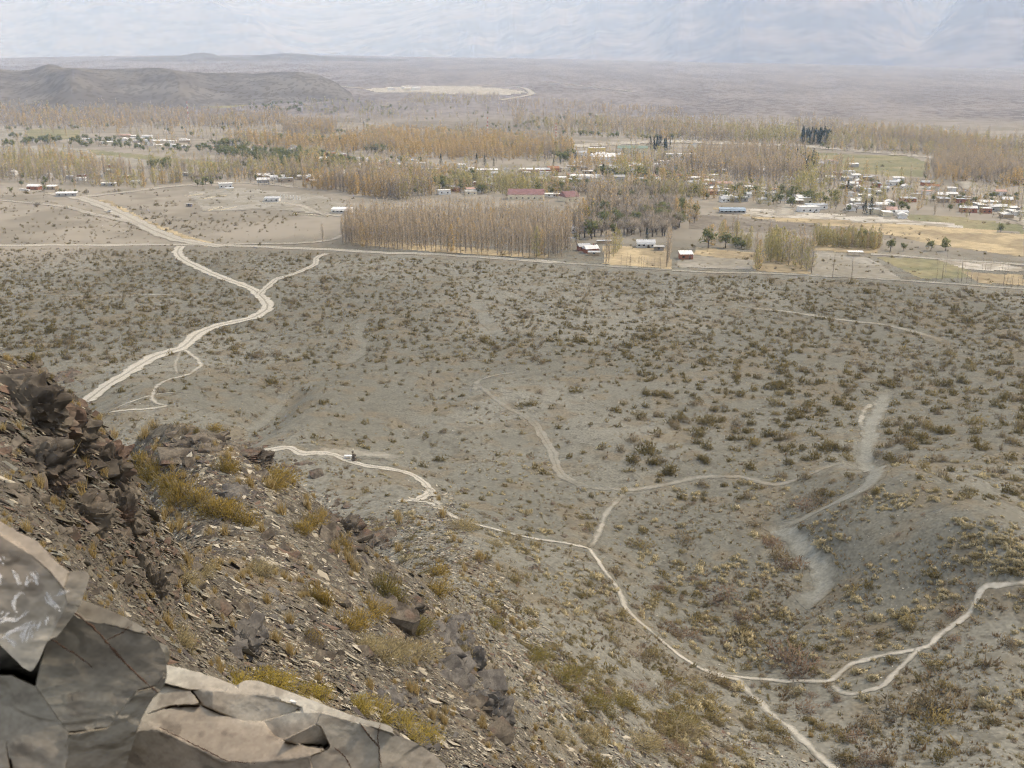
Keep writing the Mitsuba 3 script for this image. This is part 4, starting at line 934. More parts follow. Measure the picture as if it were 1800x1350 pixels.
house('house', 1503, 449, 10, 3.4, 2.6, -3, 'white', 'white', 'shed', .5, 'open white field shelter on thin posts in the grey yard', 'shelter') if False else None
def shelter():
    p = at([1503], [450], 300)[0]
    to = T().translate([float(a) for a in p]).rotate([0, 0, 1], -4)
    put('field_shelter__roof', roof_mesh(8.4, 3., 2.4, 'shed', .4, .2), 'white', to)
    q = 0
    for x in (-4, -2, 0, 2, 4):
        for y in (-1.4, 1.4):
            put('field_shelter__post' + ('' if q == 0 else f'_{q:03d}'), box_v(x - .1, x + .1, y - .1, y + .1, -.4, 2.4 if y < 0 else 2.75), 'stone', to)
            q += 1
    labels['field_shelter'] = {'label': 'open white field shelter on thin posts in the grey yard', 'category': 'shelter'}
shelter()
# seven white pillars and the low foundation walls of the building ground
for i in range(7):
    p = at([494 + 5.6 * i], [349 + .5 * i], 300)[0]
    key = numbered('pillar')
    to = T().translate([float(a) for a in p])
    put(key + '__shaft', box_v(-.3, .3, -.3, .3, -.4, 3.4), 'white', to)
    put(key + '__cap', box_v(-.42, .42, -.42, .42, 3.4, 3.6), 'white', to)
    labels[key] = {'label': f"{'first second third fourth fifth sixth seventh'.split()[i]} white pillar from the left in the row beside the pavilion", 'category': 'pillar', 'group': 'white pillars in the building ground'}
for i, (x0, y0, x1, y1, n, lab) in enumerate([(330, 345, 356, 342, 3, 'upper left'), (358, 350, 398, 344, 2, 'second'), (366, 371, 392, 364, 3, 'lower left'), (388, 370, 416, 364, 2, 'lower right'), (460, 358, 512, 357, 2, 'pavilion side'), (515, 377, 572, 381, 2, 'right')]):
    a, b = at([x0, x1], [y0, y1], 300)
    L = float(np.hypot(*(b - a)[:2])); yaw = math.degrees(math.atan2(*(b - a)[1::-1]))
    key = numbered('foundation_wall')
    ms = [box_v(0, L, -.2, .2, -.5, .7), box_v(0, .4, .21, 5, -.5, .6), box_v(L - .4, L, .21, 4., -.5, .5)] + [box_v(L * k / n, L * k / n + .4, .22, 4.5, -.5, .55) for k in range(1, n)]
    put(key, join(ms), 'cream', T().translate([float(c) for c in a]).rotate([0, 0, 1], yaw))
    labels[key] = {'label': f'low pale unfinished foundation walls, {lab} set in the building ground', 'category': 'wall'}

def town(px, n, where, seed, pal, Ls=(7, 12), yaw0=12, gap=12, hs=(2.8, 3.8)):
    g = np.random.default_rng(seed)
    n = max(3, int(n * .64))
    poly = Polygon(px)
    x0, y0, x1, y1 = poly.bounds
    got = []
    q = np.c_[g.uniform(x0, x1, n * 12), g.uniform(y0, y1, n * 12)]
    q = q[contains_xy(poly, q[:, 0], q[:, 1])]
    p3 = at(q[:, 0], q[:, 1], 300)
    names = {'white': 'white roofed', 'tin': 'grey tin roofed', 'pinkish': 'pink roofed', 'rust': 'rust roofed', 'grey': 'dull grey roofed', 'cream': 'cream roofed'}
    walls = {'white': 'white', 'cream': 'cream', 'mud': 'mud walled', 'grey': 'grey', 'pinkish': 'pinkish', 'brick': 'brick'}
    for (a, b), p in zip(q, p3):
        if len(got) >= n:
            break
        if any(np.hypot(*(p - o)[:2]) < gap for o in got):
            continue
        got.append(p)
        roof = g.choice(list(pal), p=np.array(list(pal.values())) / sum(pal.values()))
        wall = g.choice(['white', 'cream', 'mud', 'grey', 'brick'], p=[.42, .2, .15, .13, .1])
        kind = g.choice(['gable', 'shed', 'flat'], p=[.42, .34, .24])
        yaw = yaw0 + (90 if g.random() < .4 else 0) + g.normal(0, 4)
        L = g.uniform(*Ls)
        tone = names[roof].replace(' roofed', '')
        lab = f'{walls[wall]} house, {tone} ' + ('sloping' if kind == 'shed' else kind) + f' roof, {where}'
        house('house', a, b, L, g.uniform(6, 8.5), g.uniform(*hs), yaw, wall, roof, kind, g.uniform(.9, 1.9) if kind == 'gable' else g.uniform(.4, .9), lab, group=f'houses {where}', wins=2 if np.hypot(*p[:2]) < 1150 else 0, at3=p)
MIX = {'white': 6, 'tin': 3, 'pinkish': 1., 'rust': .7, 'grey': 1.2}
town([(1490, 305), (1640, 318), (1800, 352), (1800, 388), (1690, 372), (1560, 352), (1480, 330)], 54, 'in the rightmost part of the village', 11, MIX, yaw0=-8)
town([(1480, 335), (1600, 368), (1600, 386), (1490, 372)], 24, 'left of the rightmost houses', 12, MIX, yaw0=-8)
town([(1232, 322), (1390, 338), (1400, 362), (1300, 358), (1235, 350)], 34, 'on the canal side of the right village', 13, MIX, yaw0=8)
town([(1700, 366), (1795, 386), (1790, 372), (1720, 358)], 10, 'by the broad pale street at right', 14, {'white': 1}, (11, 19), yaw0=-6, gap=15)
town([(1020, 285), (1220, 300), (1225, 330), (1000, 322)], 34, 'in the town centre', 15, MIX, (9, 18), yaw0=5, gap=15, hs=(3, 4.6))
town([(780, 315), (1000, 320), (990, 338), (780, 336)], 24, 'below the golden band', 16, MIX, (9, 15), yaw0=2, gap=14)
town([(500, 272), (620, 275), (760, 300), (700, 312), (600, 290), (510, 285)], 30, 'in the middle village', 17, {'white': 5, 'tin': 3, 'pinkish': 2, 'rust': 1}, (10, 18), gap=15)
town([(400, 250), (520, 258), (520, 268), (400, 262)], 10, 'under the brown block of poplars', 18, MIX, (10, 18), gap=16)
town([(130, 240), (200, 238), (340, 248), (340, 262), (180, 256)], 36, 'in the far left village', 19, {'white': 7, 'tin': 2, 'pinkish': 1}, (10, 19), gap=15)
town([(-20, 288), (120, 284), (280, 300), (330, 318), (180, 322), (20, 308)], 26, 'among the left yellow poplars', 20, MIX, gap=16)
town([(430, 318), (470, 310), (600, 306), (600, 322), (520, 330)], 18, 'above the white pillars', 21, {'white': 6, 'tin': 3, 'pinkish': .6}, (10, 16), gap=14)
town([(1400, 290), (1500, 300), (1500, 285), (1420, 282)], 8, 'at the top of the pale village street', 22, MIX, (10, 18), gap=14)
town([(770, 340), (860, 336), (860, 345), (790, 348)], 5, 'behind the plantation', 23, MIX, (9, 15))
town([(680, 156), (740, 155), (770, 160), (690, 161)], 8, 'at the distant airfield', 24, {'white': 2, 'blue': 0, 'grey': 1, 'tin': 1}, (24, 46), gap=50, hs=(6, 10))
town([(1050, 207), (1100, 209), (1100, 205), (1050, 203)], 4, 'in the far wood', 25, {'white': 1}, (18, 26), gap=30)

town([(1000, 268), (1230, 278), (1400, 300), (1400, 336), (1220, 334), (1000, 318)], 46, 'among the town trees right of centre', 31, MIX, (8, 15), yaw0=6, gap=15, hs=(2.8, 4))
town([(560, 276), (800, 290), (1000, 300), (1000, 322), (800, 318), (600, 306)], 40, 'under the golden band', 32, MIX, (8, 15), yaw0=3, gap=15, hs=(2.8, 4))
town([(340, 256), (560, 268), (640, 290), (540, 288), (400, 272)], 16, 'behind the green belt', 33, MIX, (8, 14), yaw0=3, gap=15)
town([(1420, 300), (1500, 306), (1500, 330), (1440, 330)], 9, 'right of the pale village street', 34, MIX, (8, 13), yaw0=-8)
def mast(px, base, top, label):
    p = at([px], [base], 300)[0]
    a, t = polar(px, top)
    H = float(100 - np.hypot(p[0], p[1]) * t - p[2])
    key = numbered('radio_mast')
    n = 9
    for k in range(n):
        z0, z1 = H * k / n, H * (k + 1) / n
        w0, w1 = 1.5 - .9 * k / n, 1.5 - .9 * (k + 1) / n
        c = (.45, .10, .07) if k % 2 == 0 else (.75, .74, .72)
        ms = []
        for q in range(4):
            A = np.array([math.cos(q * 1.5708 + .6), math.sin(q * 1.5708 + .6)]); B = np.array([math.cos(q * 1.5708 + 2.1708), math.sin(q * 1.5708 + 2.1708)])
            ms += [stick((*A * w0, z0), (*A * w1, z1), .17, .17, c), stick((*A * w0, z0), (*B * w1, z1), .1, .1, c), stick((*B * w0, z0), (*A * w1, z1), .1, .1, c), stick((*A * w1, z1), (*B * w1, z1), .1, .1, c)]
        v, f, col = soup(ms)
        scene[key + '__mast_section' + ('' if k == 0 else f'_{k:03d}')] = {**mikit.ply((v, f), 'm_leaf', color=col), 'to_world': T().translate([float(b) for b in p])}
    labels[key] = {'label': label, 'category': 'radio mast'}
mast(332, 219, 178, 'tall red and white lattice mast at the left of the oasis')
mast(857, 236, 206, 'red and white lattice mast near the distant ploughed field')
mast(977, 240, 216, 'thin lattice mast among the trees right of the ploughed field')

def car(px, py, yaw, m, label):
    p = at([px], [py], 300)[0]
    key = numbered('parked_car')
    to = T().translate([float(a) for a in p]).rotate([0, 0, 1], yaw)
    put(key + '__body', extrude_x([(-.85, .35), (-.85, .85), (.85, .85), (.85, .35)], -2.1, 2.1), m, to)
    cab = np.array([[-1.5, -.8, .86], [1.0, -.8, .86], [1.0, .8, .86], [-1.5, .8, .86], [-1.1, -.65, 1.45], [.4, -.65, 1.45], [.4, .65, 1.45], [-1.1, .65, 1.45]])
    f = np.array([[0, 1, 5], [0, 5, 4], [1, 2, 6], [1, 6, 5], [2, 3, 7], [2, 7, 6], [3, 0, 4], [3, 4, 7], [4, 5, 6], [4, 6, 7]])
    put(key + '__cabin', (cab, f), 'glass', to)
    put(key + '__roof', box_v(-1.05, .35, -.6, .6, 1.455, 1.5), m, to)
    q = 0
    for x in (-1.3, 1.3):
        for y in (-.8, .8):
            c = trimesh.creation.cylinder(.34, .2, sections=12); c.apply_transform(trimesh.transformations.rotation_matrix(math.pi / 2, [1, 0, 0])); c.apply_translation([x, y, .34])
            put(key + '__wheel' + ('' if q == 0 else f'_{q:03d}'), c, 'glass', to)
            q += 1
    labels[key] = {'label': label, 'category': 'car'}
car(193, 373, -35, 'white', 'white car on the broad dirt road at left')
car(1028, 317, 10, 'white', 'white car in the town centre street')
car(1051, 317, 10, 'white', 'white van sized car parked by the town conifer')

# the stone monument beside the double track, and the white slab wall next to it
g = np.random.default_rng(5)
def rock_hull(g, sx, sy, sz, n=13, flat=.75):
    p = g.uniform(-1, 1, (n, 3))
    p = np.sign(p) * np.abs(p) ** flat
    m = trimesh.convex.convex_hull(p * np.array([sx, sy, sz]))
    return np.array(m.vertices), np.array(m.faces)
def turned(m, R, t):
    return m[0] @ np.asarray(R).T + np.asarray(t), m[1]
def rotm(g=None, yaw=0., tilt=0., axis=0.):
    cy, sy = math.cos(yaw), math.sin(yaw)
    ct, st = math.cos(tilt), math.sin(tilt)
    Rz = np.array([[cy, -sy, 0], [sy, cy, 0], [0, 0, 1]])
    ca, sa = math.cos(axis), math.sin(axis)
    Ra = np.array([[ca, -sa, 0], [sa, ca, 0], [0, 0, 1]])
    Rx = np.array([[1, 0, 0], [0, ct, -st], [0, st, ct]])
    return Ra @ Rx @ Ra.T @ Rz
p = at([622], [810], 30)[0]
MON = T().translate([float(a) for a in p])
q = 0
for lev in range(8):
    z = .18 + lev * .34
    r = .78 - .085 * lev
    n = max(1, int(6 - lev * .7))
    for k in range(n):
        a = 6.283 * k / n + lev * .5
        m = turned(rock_hull(g, .34, .28, .24), rotm(yaw=a + g.normal(0, .3)), (math.cos(a) * r * .6, math.sin(a) * r * .6, z))
        put('stone_monument__stone' + ('' if q == 0 else f'_{q:03d}'), m, 'cairn', MON)
        q += 1
put('stone_monument__plaque', box_v(-.12, .12, -.12, .12, 2.95, 3.25), 'cream', MON)
labels['stone_monument'] = {'label': 'tapering cairn of brown stones standing beside the pale double track', 'category': 'monument'}
p = at([611], [806], 30)[0]
put('masonry_altar__slab', box_v(-.9, 1.1, -.5, .5, .66, .85), 'white', T().translate([float(a) for a in p]))
put('masonry_altar__support', box_v(-.75, -.35, -.4, .4, -.3, .66), 'white', T().translate([float(a) for a in p]))
put('masonry_altar__support_001', box_v(.6, .95, -.4, .4, -.3, .66), 'white', T().translate([float(a) for a in p]))
labels['masonry_altar'] = {'label': 'small whitewashed masonry table left of the stone cairn', 'category': 'altar'}

# ------------------------------------------------------------------ desert shrubs and tufts of the plain
OLIVE = [(0.123, 0.098, 0.039), (0.143, 0.115, 0.047), (0.104, 0.085, 0.037), (0.163, 0.128, 0.057)]
BROWN = [(0.156, 0.125, 0.075), (0.18, 0.142, 0.089), (0.133, 0.105, 0.062), (0.199, 0.161, 0.105)]
REDDISH = [(0.156, 0.109, 0.075), (0.177, 0.125, 0.086), (0.197, 0.142, 0.102)]
KHAKI = [(0.193, 0.155, 0.07), (0.223, 0.178, 0.082), (0.174, 0.138, 0.064)]
CREAM = [(0.378, 0.327, 0.202), (0.327, 0.28, 0.168), (0.421, 0.365, 0.237), (0.284, 0.237, 0.133)]
STRAW = [(.42, .32, .15), (.48, .375, .19), (.36, .27, .12)]
PLANTS = {'olive': [shrub_mesh(10 + i, 230, OLIVE, .12) for i in range(6)], 'brown': [shrub_mesh(20 + i, 230, BROWN, .12, .35) for i in range(6)],
          'reddish': [shrub_mesh(30 + i, 230, REDDISH, .12, .3) for i in range(5)], 'khaki': [shrub_mesh(40 + i, 230, KHAKI, .12, .4) for i in range(5)],
          'cream': [shrub_mesh(50 + i, 80, CREAM, .22, .8, .9, 2) for i in range(6)]}
FAR = {}
for k, vs in PLANTS.items():
    FAR[k] = []
    for a, b, c in vs:
        t = a.reshape(-1, 3, 3)[::5]
        m = t.mean(1, keepdims=True)
        t = ((t - m) * 1.9 + m).reshape(-1, 3)
        FAR[k].append((t, np.arange(len(t)).reshape(-1, 3), c.reshape(-1, 3, 3)[::5].reshape(-1, 3)))
def plain_edge(px):
    """row of the photograph at which the desert ends"""
    return np.interp(px, [0, 320, 560, 700, 960, 1180, 1440, 1600, 1800], [434, 436, 442, 450, 464, 480, 488, 500, 516])
def spur(px):
    """row below which the rocky slope begins"""
    return np.interp(px, [0, 235, 300, 470, 620, 700, 800, 900, 1000, 1100], [610, 790, 775, 800, 905, 985, 1120, 1270, 1380, 1500])
def shrub_density(px, py, x, y):
    rowd = np.exp(np.interp(py, [430, 500, 560, 610, 660, 720, 800, 900, 1350], np.log([1 / 23, 1 / 28, 1 / 42, 1 / 60, 1 / 110, 1 / 215, 1 / 430, 1 / 1400, 1 / 2600])))
    clump = np.clip(1 + 1.5 * nz(x, y, 38, 3, 12) + 1.4 * nz(x, y, 9, 2, 13), .2, 3)
    left = np.where((px < 1080) & (py > 640), .62, 1.)
    return rowd * clump * left * (py > plain_edge(px) + 3) * (py < spur(px) - 4) * (py < 880)
P, PX, PY = sow(shrub_density, 31)
g = np.random.default_rng(32)
wpx = np.interp(PY, [430, 500, 560, 640, 720, 800, 880], [5.0, 6.6, 8.4, 11.6, 17.5, 22.5, 20]) * np.where((PX < 1080) & (PY > 640), .62, 1) * np.exp(g.normal(0, .33, len(P)))
W = wpx * np.linalg.norm(P - EYE, axis=1) / FPX / 2
kinds = np.where(g.random(len(P)) < .50 + 1.2 * nz(P[:, 0], P[:, 1], 45, 2, 3), 'olive', np.where(g.random(len(P)) < .72, 'brown', 'khaki'))
SPECIAL = [(1227, 780, 26, 26, 'olive'), (934, 712, 32, 16, 'olive'), (1015, 688, 40, 14, 'olive'), (1495, 838, 26, 14, 'olive'), (815, 696, 15, 9, 'olive'), (476, 672, 32, 20, 'olive'), (1406, 928, 20, 13, 'olive'), (213, 690, 26, 15, 'olive'),
           (1362, 712, 34, 32, 'khaki'), (1620, 748, 34, 24, 'brown'), (1180, 790, 30, 10, 'brown')]
# lower slope, wash banks and mounds
def low_density(px, py, x, y):
    clump = np.clip(.8 + 4.2 * nz(x, y, 12, 3, 22) + 2. * nz(x, y, 4, 2, 23), .05, 3)
    slope = np.clip(1 - (px - np.interp(py, [880, 1000, 1100, 1350], [820, 1000, 1180, 1420])) / 260, .10, 1)
    return 1 / 640. * clump * slope * .8 * (py > 850) * (py < 1420) * (py < spur(px) + 15) * 2.2 + 1 / 2600. * clump * (py > 860) * (px > 1000) * 1.8
Q, QX, QY = sow(low_density, 33)
g2 = np.random.default_rng(34)
wq = np.interp(QY, [850, 1000, 1200, 1350], [12, 19, 25, 30]) * np.exp(g2.normal(0, .38, len(Q)))
WQ = wq * np.linalg.norm(Q - EYE, axis=1) / FPX / 2
f = nz(Q[:, 0], Q[:, 1], 10, 2, 61) + g2.normal(0, .12, len(Q))
kq = np.where(f < -.1, 'olive', np.where(f < .03, 'khaki', np.where(f < .16, 'brown', 'reddish')))
PATCH = [(1280, 1048, 90, 34, 'reddish'), (1390, 1165, 130, 56, 'reddish'), (1420, 1180, 90, 40, 'reddish'), (1590, 1255, 120, 44, 'brown'), (1670, 1245, 110, 50, 'brown'), (1640, 1275, 90, 40, 'khaki'), (1400, 1000, 70, 40, 'reddish'), (1370, 985, 60, 34, 'brown'),
         (1420, 890, 70, 24, 'reddish'), (1445, 880, 60, 20, 'brown'), (1170, 1190, 80, 24, 'olive'), (1200, 950, 70, 24, 'brown'), (1130, 965, 60, 24, 'khaki'), (1530, 1030, 40, 18, 'olive'), (1500, 1040, 40, 18, 'khaki'), (1220, 1020, 34, 16, 'reddish'), (1500, 1300, 60, 24, 'reddish'),
         (1250, 1260, 70, 30, 'khaki'), (1420, 1250, 60, 26, 'reddish'), (1350, 960, 60, 30, 'reddish'), (1310, 1090, 60, 26, 'reddish'), (1550, 1345, 80, 30, 'reddish'), (1640, 1010, 40, 20, 'olive'), (1660, 1210, 44, 30, 'khaki'), (1080, 1010, 40, 26, 'brown'), (1790, 1010, 30, 20, 'olive')]
sp = at([a[0] for a in SPECIAL + PATCH], [a[1] for a in SPECIAL + PATCH], 30)
ALL_P = np.vstack([P, Q, sp])
ds = np.linalg.norm(sp - EYE, axis=1) / FPX
ALL_W = np.r_[W, WQ, np.array([a[2] for a in SPECIAL + PATCH]) * ds / 2]
ALL_H = np.r_[W * g.uniform(.95, 1.5, len(W)), WQ * g2.uniform(.55, 1., len(WQ)), np.array([a[3] for a in SPECIAL + PATCH]) * ds * .8]
ALL_K = np.r_[kinds, kq, np.array([a[4] for a in SPECIAL + PATCH])]
apx = ALL_W / np.linalg.norm(ALL_P - EYE, axis=1)
apx[-len(sp):] += 1
NAMES = {'olive': 'olive_shrub', 'brown': 'brown_shrub', 'reddish': 'reddish_shrub', 'khaki': 'khaki_shrub', 'cream': 'pale_cushion_plant'}
AX, AY = px_of(ALL_P)
def zone(x, y):
    if y > 880:
        if x > 1450:
            return 'on the low mound at right' if y < 1030 else 'between the forks of the right footpath' if y < 1200 else 'in the bottom right corner'
        if x > 1050:
            return 'in the hollow by the dry wash' if y < 1060 else 'between long footpath and right footpath' if x > 1240 else 'just above the long footpath bend' if y < 1190 else 'on the bottom slope under the footpath'
        return 'on the scrubby slope above the footpath bend' if y < 1050 else 'on the scrubby slope beside the lowest outcrop'
    if y > 640:
        if x > 1080:
            return 'at the far right before the mound' if x > 1560 else 'along the upper dry wash' if y > 760 else 'among the big shrubs above the dry wash'
        return 'beside the faded wheel track' if x > 780 else 'behind the second rib' if y > 720 else 'right of the winding road'
    return 'in the dense scrub at far right' if x > 1400 else 'in the dense scrub of the right centre' if x > 900 else 'right of the winding road bend' if x > 470 else 'left of the winding road'
def plant(kind, idx, P_, W_, H_, cap, what, seed, where=zone, far_d=260):
    g = np.random.default_rng(seed)
    order = idx[np.argsort(-apx_of(P_, W_, idx))]
    shared = [family('shrub', plant=(v, 'm_thin')) for v in PLANTS[kind]]
    PXY = px_of(P_)
    for i in order[:cap]:
        key = numbered(NAMES[kind])
        k = int(g.integers(len(shared)))
        yaw = g.random() * 6.28
        scene[key] = copy_of(shared[k], matrix_of(P_[i] - [0, 0, .05 * W_[i]], yaw, (W_[i], W_[i] * g.uniform(.8, 1.2), H_[i])))
        w = where(PXY[0][i], PXY[1][i])
        labels[key] = {'label': f'{what} {w}', 'category': 'shrub' if kind != 'cream' else 'cushion plant', 'group': f'{what}s {w}'}
    rest = order[cap:]
    if len(rest):
        d = np.linalg.norm(P_[rest] - EYE, axis=1)
        out = []
        for sel, vs in ((d < far_d, PLANTS[kind]), (d >= far_d, FAR[kind])):
            r = rest[sel]
            if len(r):
                turn, pick = g.random(len(r)) * 6.28, g.integers(0, len(vs), len(r))
                out.append((*place(vs, P_[r] - np.c_[0 * r, 0 * r, .05 * W_[r]], turn, np.c_[W_[r], W_[r] * g.uniform(.8, 1.2, len(r)), H_[r]], pick), place_normals(vs, turn, pick, 'shrub')))
        V, C = np.vstack([o[0] for o in out]), np.vstack([o[2] for o in out])
        add_leafy(NAMES[kind].replace('shrub', 'scrub').replace('pale_cushion_plant', 'pale_ground_cover'), (V, np.arange(len(V)).reshape(-1, 3), C), np.vstack([o[3] for o in out]), 'm_thin', label=f'{what}s scattered thinly over the desert plain', category='scrub', kind='stuff')
forced = np.zeros(len(ALL_P)); forced[-len(sp):] = 1
def apx_of(P_, W_, idx):
    return W_[idx] / np.linalg.norm(P_[idx] - EYE, axis=1) + (forced[idx] if P_ is ALL_P else 0)
for kind, cap, what in (('olive', 260, 'olive green desert shrub'), ('brown', 260, 'grey brown desert shrub'), ('khaki', 160, 'khaki desert shrub'), ('reddish', 160, 'reddish brown desert shrub')):
    plant(kind, np.nonzero(ALL_K == kind)[0], ALL_P, ALL_W, ALL_H, cap, what, len(what))
def cream_density(px, py, x, y):
    clump = np.clip(.6 + 7. * nz(x, y, 20, 3, 42) + 4 * nz(x, y, 6, 2, 43), 0, 2.6)
    region = np.interp(py, [640, 760, 840, 880, 1000, 1250, 1350], [0, .12, .6, 1, 1, .55, .3]) * np.where(px < 560, .3, 1)
    ridge = 1 + .8 * np.exp(-(line_dist(px, py, np.array([[1530, 860], [1640, 915], [1720, 970], [1800, 1030]], float))[0] / 45) ** 2)
    return 1 / 230. * clump * region * ridge * (py > 640) * (py < spur(px) - 2)
CPT, CX, CY = sow(cream_density, 51)
g = np.random.default_rng(52)
cw = np.interp(CY, [640, 850, 1000, 1350], [5, 9, 14, 17]) * np.exp(g.normal(0, .35, len(CPT))) * np.linalg.norm(CPT - EYE, axis=1) / FPX / 2
plant('cream', np.arange(len(CPT)), CPT, cw, cw * g.uniform(.7, 1.1, len(cw)), 300, 'pale cream cushion plant', 53, lambda x, y: (('on the crest of the right mound' if y < 960 else 'around the right footpath' if y < 1150 else 'in the bottom right corner') if x > 1330 else ('above the long footpath' if y < 950 else 'on the scrubby slope left of the path bend' if x < 1040 else 'in the hollow right of the path bend')) if y > 840 else ('on the right middle plain' if x > 1100 else 'on the left middle plain'))
# low scrub of the waste ground round the villages
def waste_density(px, py, x, y):
    return np.where(px < 620, 1 / 42., 1 / 110.) * np.clip(.55 + 3.5 * nz(x, y, 60, 3, 83), .05, 2.4) * (py < plain_edge(px) - 2) * (py > np.where(px < 620, 334, 250)) * np.where((py < 372) & (px > 620), .6, 1)
WP, WX_, WY_ = sow(waste_density, 66)
g = np.random.default_rng(67)
ww = np.interp(WY_, [250, 440], [3.2, 4.8]) * np.exp(g.normal(0, .4, len(WP))) * np.linalg.norm(WP - EYE, axis=1) / FPX / 2
V, F_, C = place(FAR['olive'] + FAR['khaki'] + FAR['brown'], WP, g.random(len(WP)) * 6.28, np.c_[ww, ww, ww * 1.3], g.integers(0, 17, len(WP)))
add('waste_scrub', (V, F_), 'm_thin', color=C, label='low scrub dotted over waste ground round the villages', category='scrub', kind='stuff')
# small dry tufts between the shrubs
def dry_density(px, py, x, y):
    return 1 / 42. * np.clip(.5 + 3.5 * nz(x, y, 18, 3, 73) + 2 * nz(x, y, 5, 2, 74), .05, 2.5) * np.interp(py, [470, 600, 800, 1350], [.3, .8, .8, .55]) * (py > plain_edge(px) + 6) * (py < spur(px) - 3)
DT, DX, DY = sow(dry_density, 64)
g = np.random.default_rng(65)
small = []
for k in range(8):
    gg = np.random.default_rng(1000 + k)
    c = dome(11, gg, 1., .6, 2)
    small.append(soup([(tri_cloud(c, .5, gg, .45, c + [0, 0, .8]), tones([[(.30, .235, .125)], [(.26, .19, .115)], [(.225, .19, .10)], [(.34, .275, .16)], [(.20, .155, .10)], [(.27, .20, .13)], [(.24, .205, .115)], [(.36, .30, .19)]][k], 11, gg))]))
dw = np.interp(DY, [470, 700, 1000, 1350], [3.2, 5, 8, 12]) * np.exp(g.normal(0, .4, len(DT))) * np.linalg.norm(DT - EYE, axis=1) / FPX / 2
kk = np.clip(np.round((nz(DT[:, 0], DT[:, 1], 25, 2, 8) + .5) * 8 + g.normal(0, 1.3, len(DT))), 0, 7).astype(int)
V, F_, C = place(small, DT, g.random(len(DT)) * 6.28, np.c_[dw, dw, dw * .8], kk)
add('dry_tufts', (V, F_), 'm_thin', color=C, label='small dry tufts between the desert shrubs', category='dry grass', kind='stuff')
# loose stones of the plain
def stone_density(px, py, x, y):
    return 1 / 60. * np.clip(.5 + 4 * nz(x, y, 15, 3, 71), .03, 2.5) * np.interp(py, [600, 800, 950, 1350], [0, .25, 1, 1.3]) * (py > 600) * (py < spur(px) + 120)
S, SX, SY = sow(stone_density, 61, False)
g = np.random.default_rng(62)
blocks = []
for k in range(8):
    v, f = rock_hull(g, 1, .75, .5, 8)
    c = np.array([[(.30, .28, .23), (.20, .185, .15), (.15, .13, .11), (.36, .32, .25), (.26, .245, .205), (.22, .17, .13), (.42, .39, .33), (.24, .225, .19)][k]])
    blocks.append((v[f.ravel()], np.arange(len(f) * 3).reshape(-1, 3), np.tile(c, (len(f) * 3, 1))))
sw = np.exp(g.normal(math.log(1.7), .4, len(S))) * np.linalg.norm(S - EYE, axis=1) / FPX / 2
V, F_, C = place(blocks, S, g.random(len(S)) * 6.28, np.c_[sw, sw, sw], g.integers(0, 8, len(S)))
add('loose_stones', (V, F_), 'm_leaf', color=C, label='loose grey stones strewn over the lower slopes', category='stones', kind='stuff')
print(len(P), len(Q), len(CPT), len(S))

# ------------------------------------------------------------------ the rocky slope: shale chips, slabs, outcrops, bushes, grass tufts
def rock_share(px, py):
    return np.clip((py - spur(px) + np.interp(px, [640, 780], [0, 230])) / 40 + .4, 0, 1)
def chip_density(px, py, x, y):
    fade = np.interp(px - np.interp(py, [900, 1100, 1350], [720, 860, 1010]), [0, 240, 430], [1, .45, 0])
    fade = fade * np.where(px < 235, .9, 1)
    return rock_share(px, py) * fade * (.35 + np.clip(.5 + 3 * nz(x, y, 8, 3, 91), 0, 1.4)) / 4.2
SC, KX, KY = sow(chip_density, 71, False)
g = np.random.default_rng(72)
SHALE = [(.13,.115,.087), (.085,.075,.06), (.18,.163,.125), (.068,.06,.05), (.24,.215,.165), (.32,.285,.22), (.115,.094,.078), (.15,.105,.08), (.165,.16,.135), (.105,.094,.07), (.40,.36,.285), (.088,.077,.07)]
chips = []
for k in range(24):
    v, f = rock_hull(g, 1, g.uniform(.45, .8), g.uniform(.10, .24), 7, .5)
    v = v @ rotm(yaw=g.random() * 6.28, tilt=g.normal(0, .35), axis=g.random() * 6.28).T
    c = np.array([SHALE[k % 12]])
    chips.append((v[f.ravel()], np.arange(len(f) * 3).reshape(-1, 3), np.tile(c, (len(f) * 3, 1))))
def slope_frame(p):
    e = .8
    zx = (ground_z(p[:, 0] + e, p[:, 1]) - ground_z(p[:, 0] - e, p[:, 1])) / (2 * e)
    zy = (ground_z(p[:, 0], p[:, 1] + e) - ground_z(p[:, 0], p[:, 1] - e)) / (2 * e)
    return np.clip(zx, -.55, .55), np.clip(zy, -.55, .55)
def lay(variants, P_, yaw, s, k):
    """place(), with each copy sheared to lie along the slope"""
    V, F, C = place(variants, np.zeros_like(P_), yaw, s, k)
    own = np.concatenate([np.repeat(np.nonzero(k == i)[0], len(v)) for i, (v, f, c) in enumerate(variants)])
    zx, zy = slope_frame(P_)
    V[:, 2] += V[:, 0] * zx[own] + V[:, 1] * zy[own]
    return V + P_[own], F, C
pxm = np.linalg.norm(SC - EYE, axis=1) / FPX
sz = np.exp(g.normal(math.log(3.9), .72, len(SC))) * np.where(KX < 300, 1.15, 1.) * pxm / 2 * 1.15
sz = np.clip(sz, .03, .75)
kc = g.integers(0, 24, len(SC))
left = (KX < spur(KX) * 0 + np.interp(KY, [600, 800, 1000, 1200], [240, 250, 290, 330])) & np.isin(kc % 12, (4, 5, 10, 2)) & (g.random(len(SC)) < .75)
kc[left] = g.choice([0, 1, 6, 7, 9, 12, 13, 18, 21], left.sum())
V, F_, C = lay(chips, SC, g.random(len(SC)) * 6.28, np.c_[sz, sz, sz], kc)
add('shale_scree', (V, F_), 'm_leaf', color=C, label='grey brown shale chips covering the rocky slope', category='scree', kind='stuff')

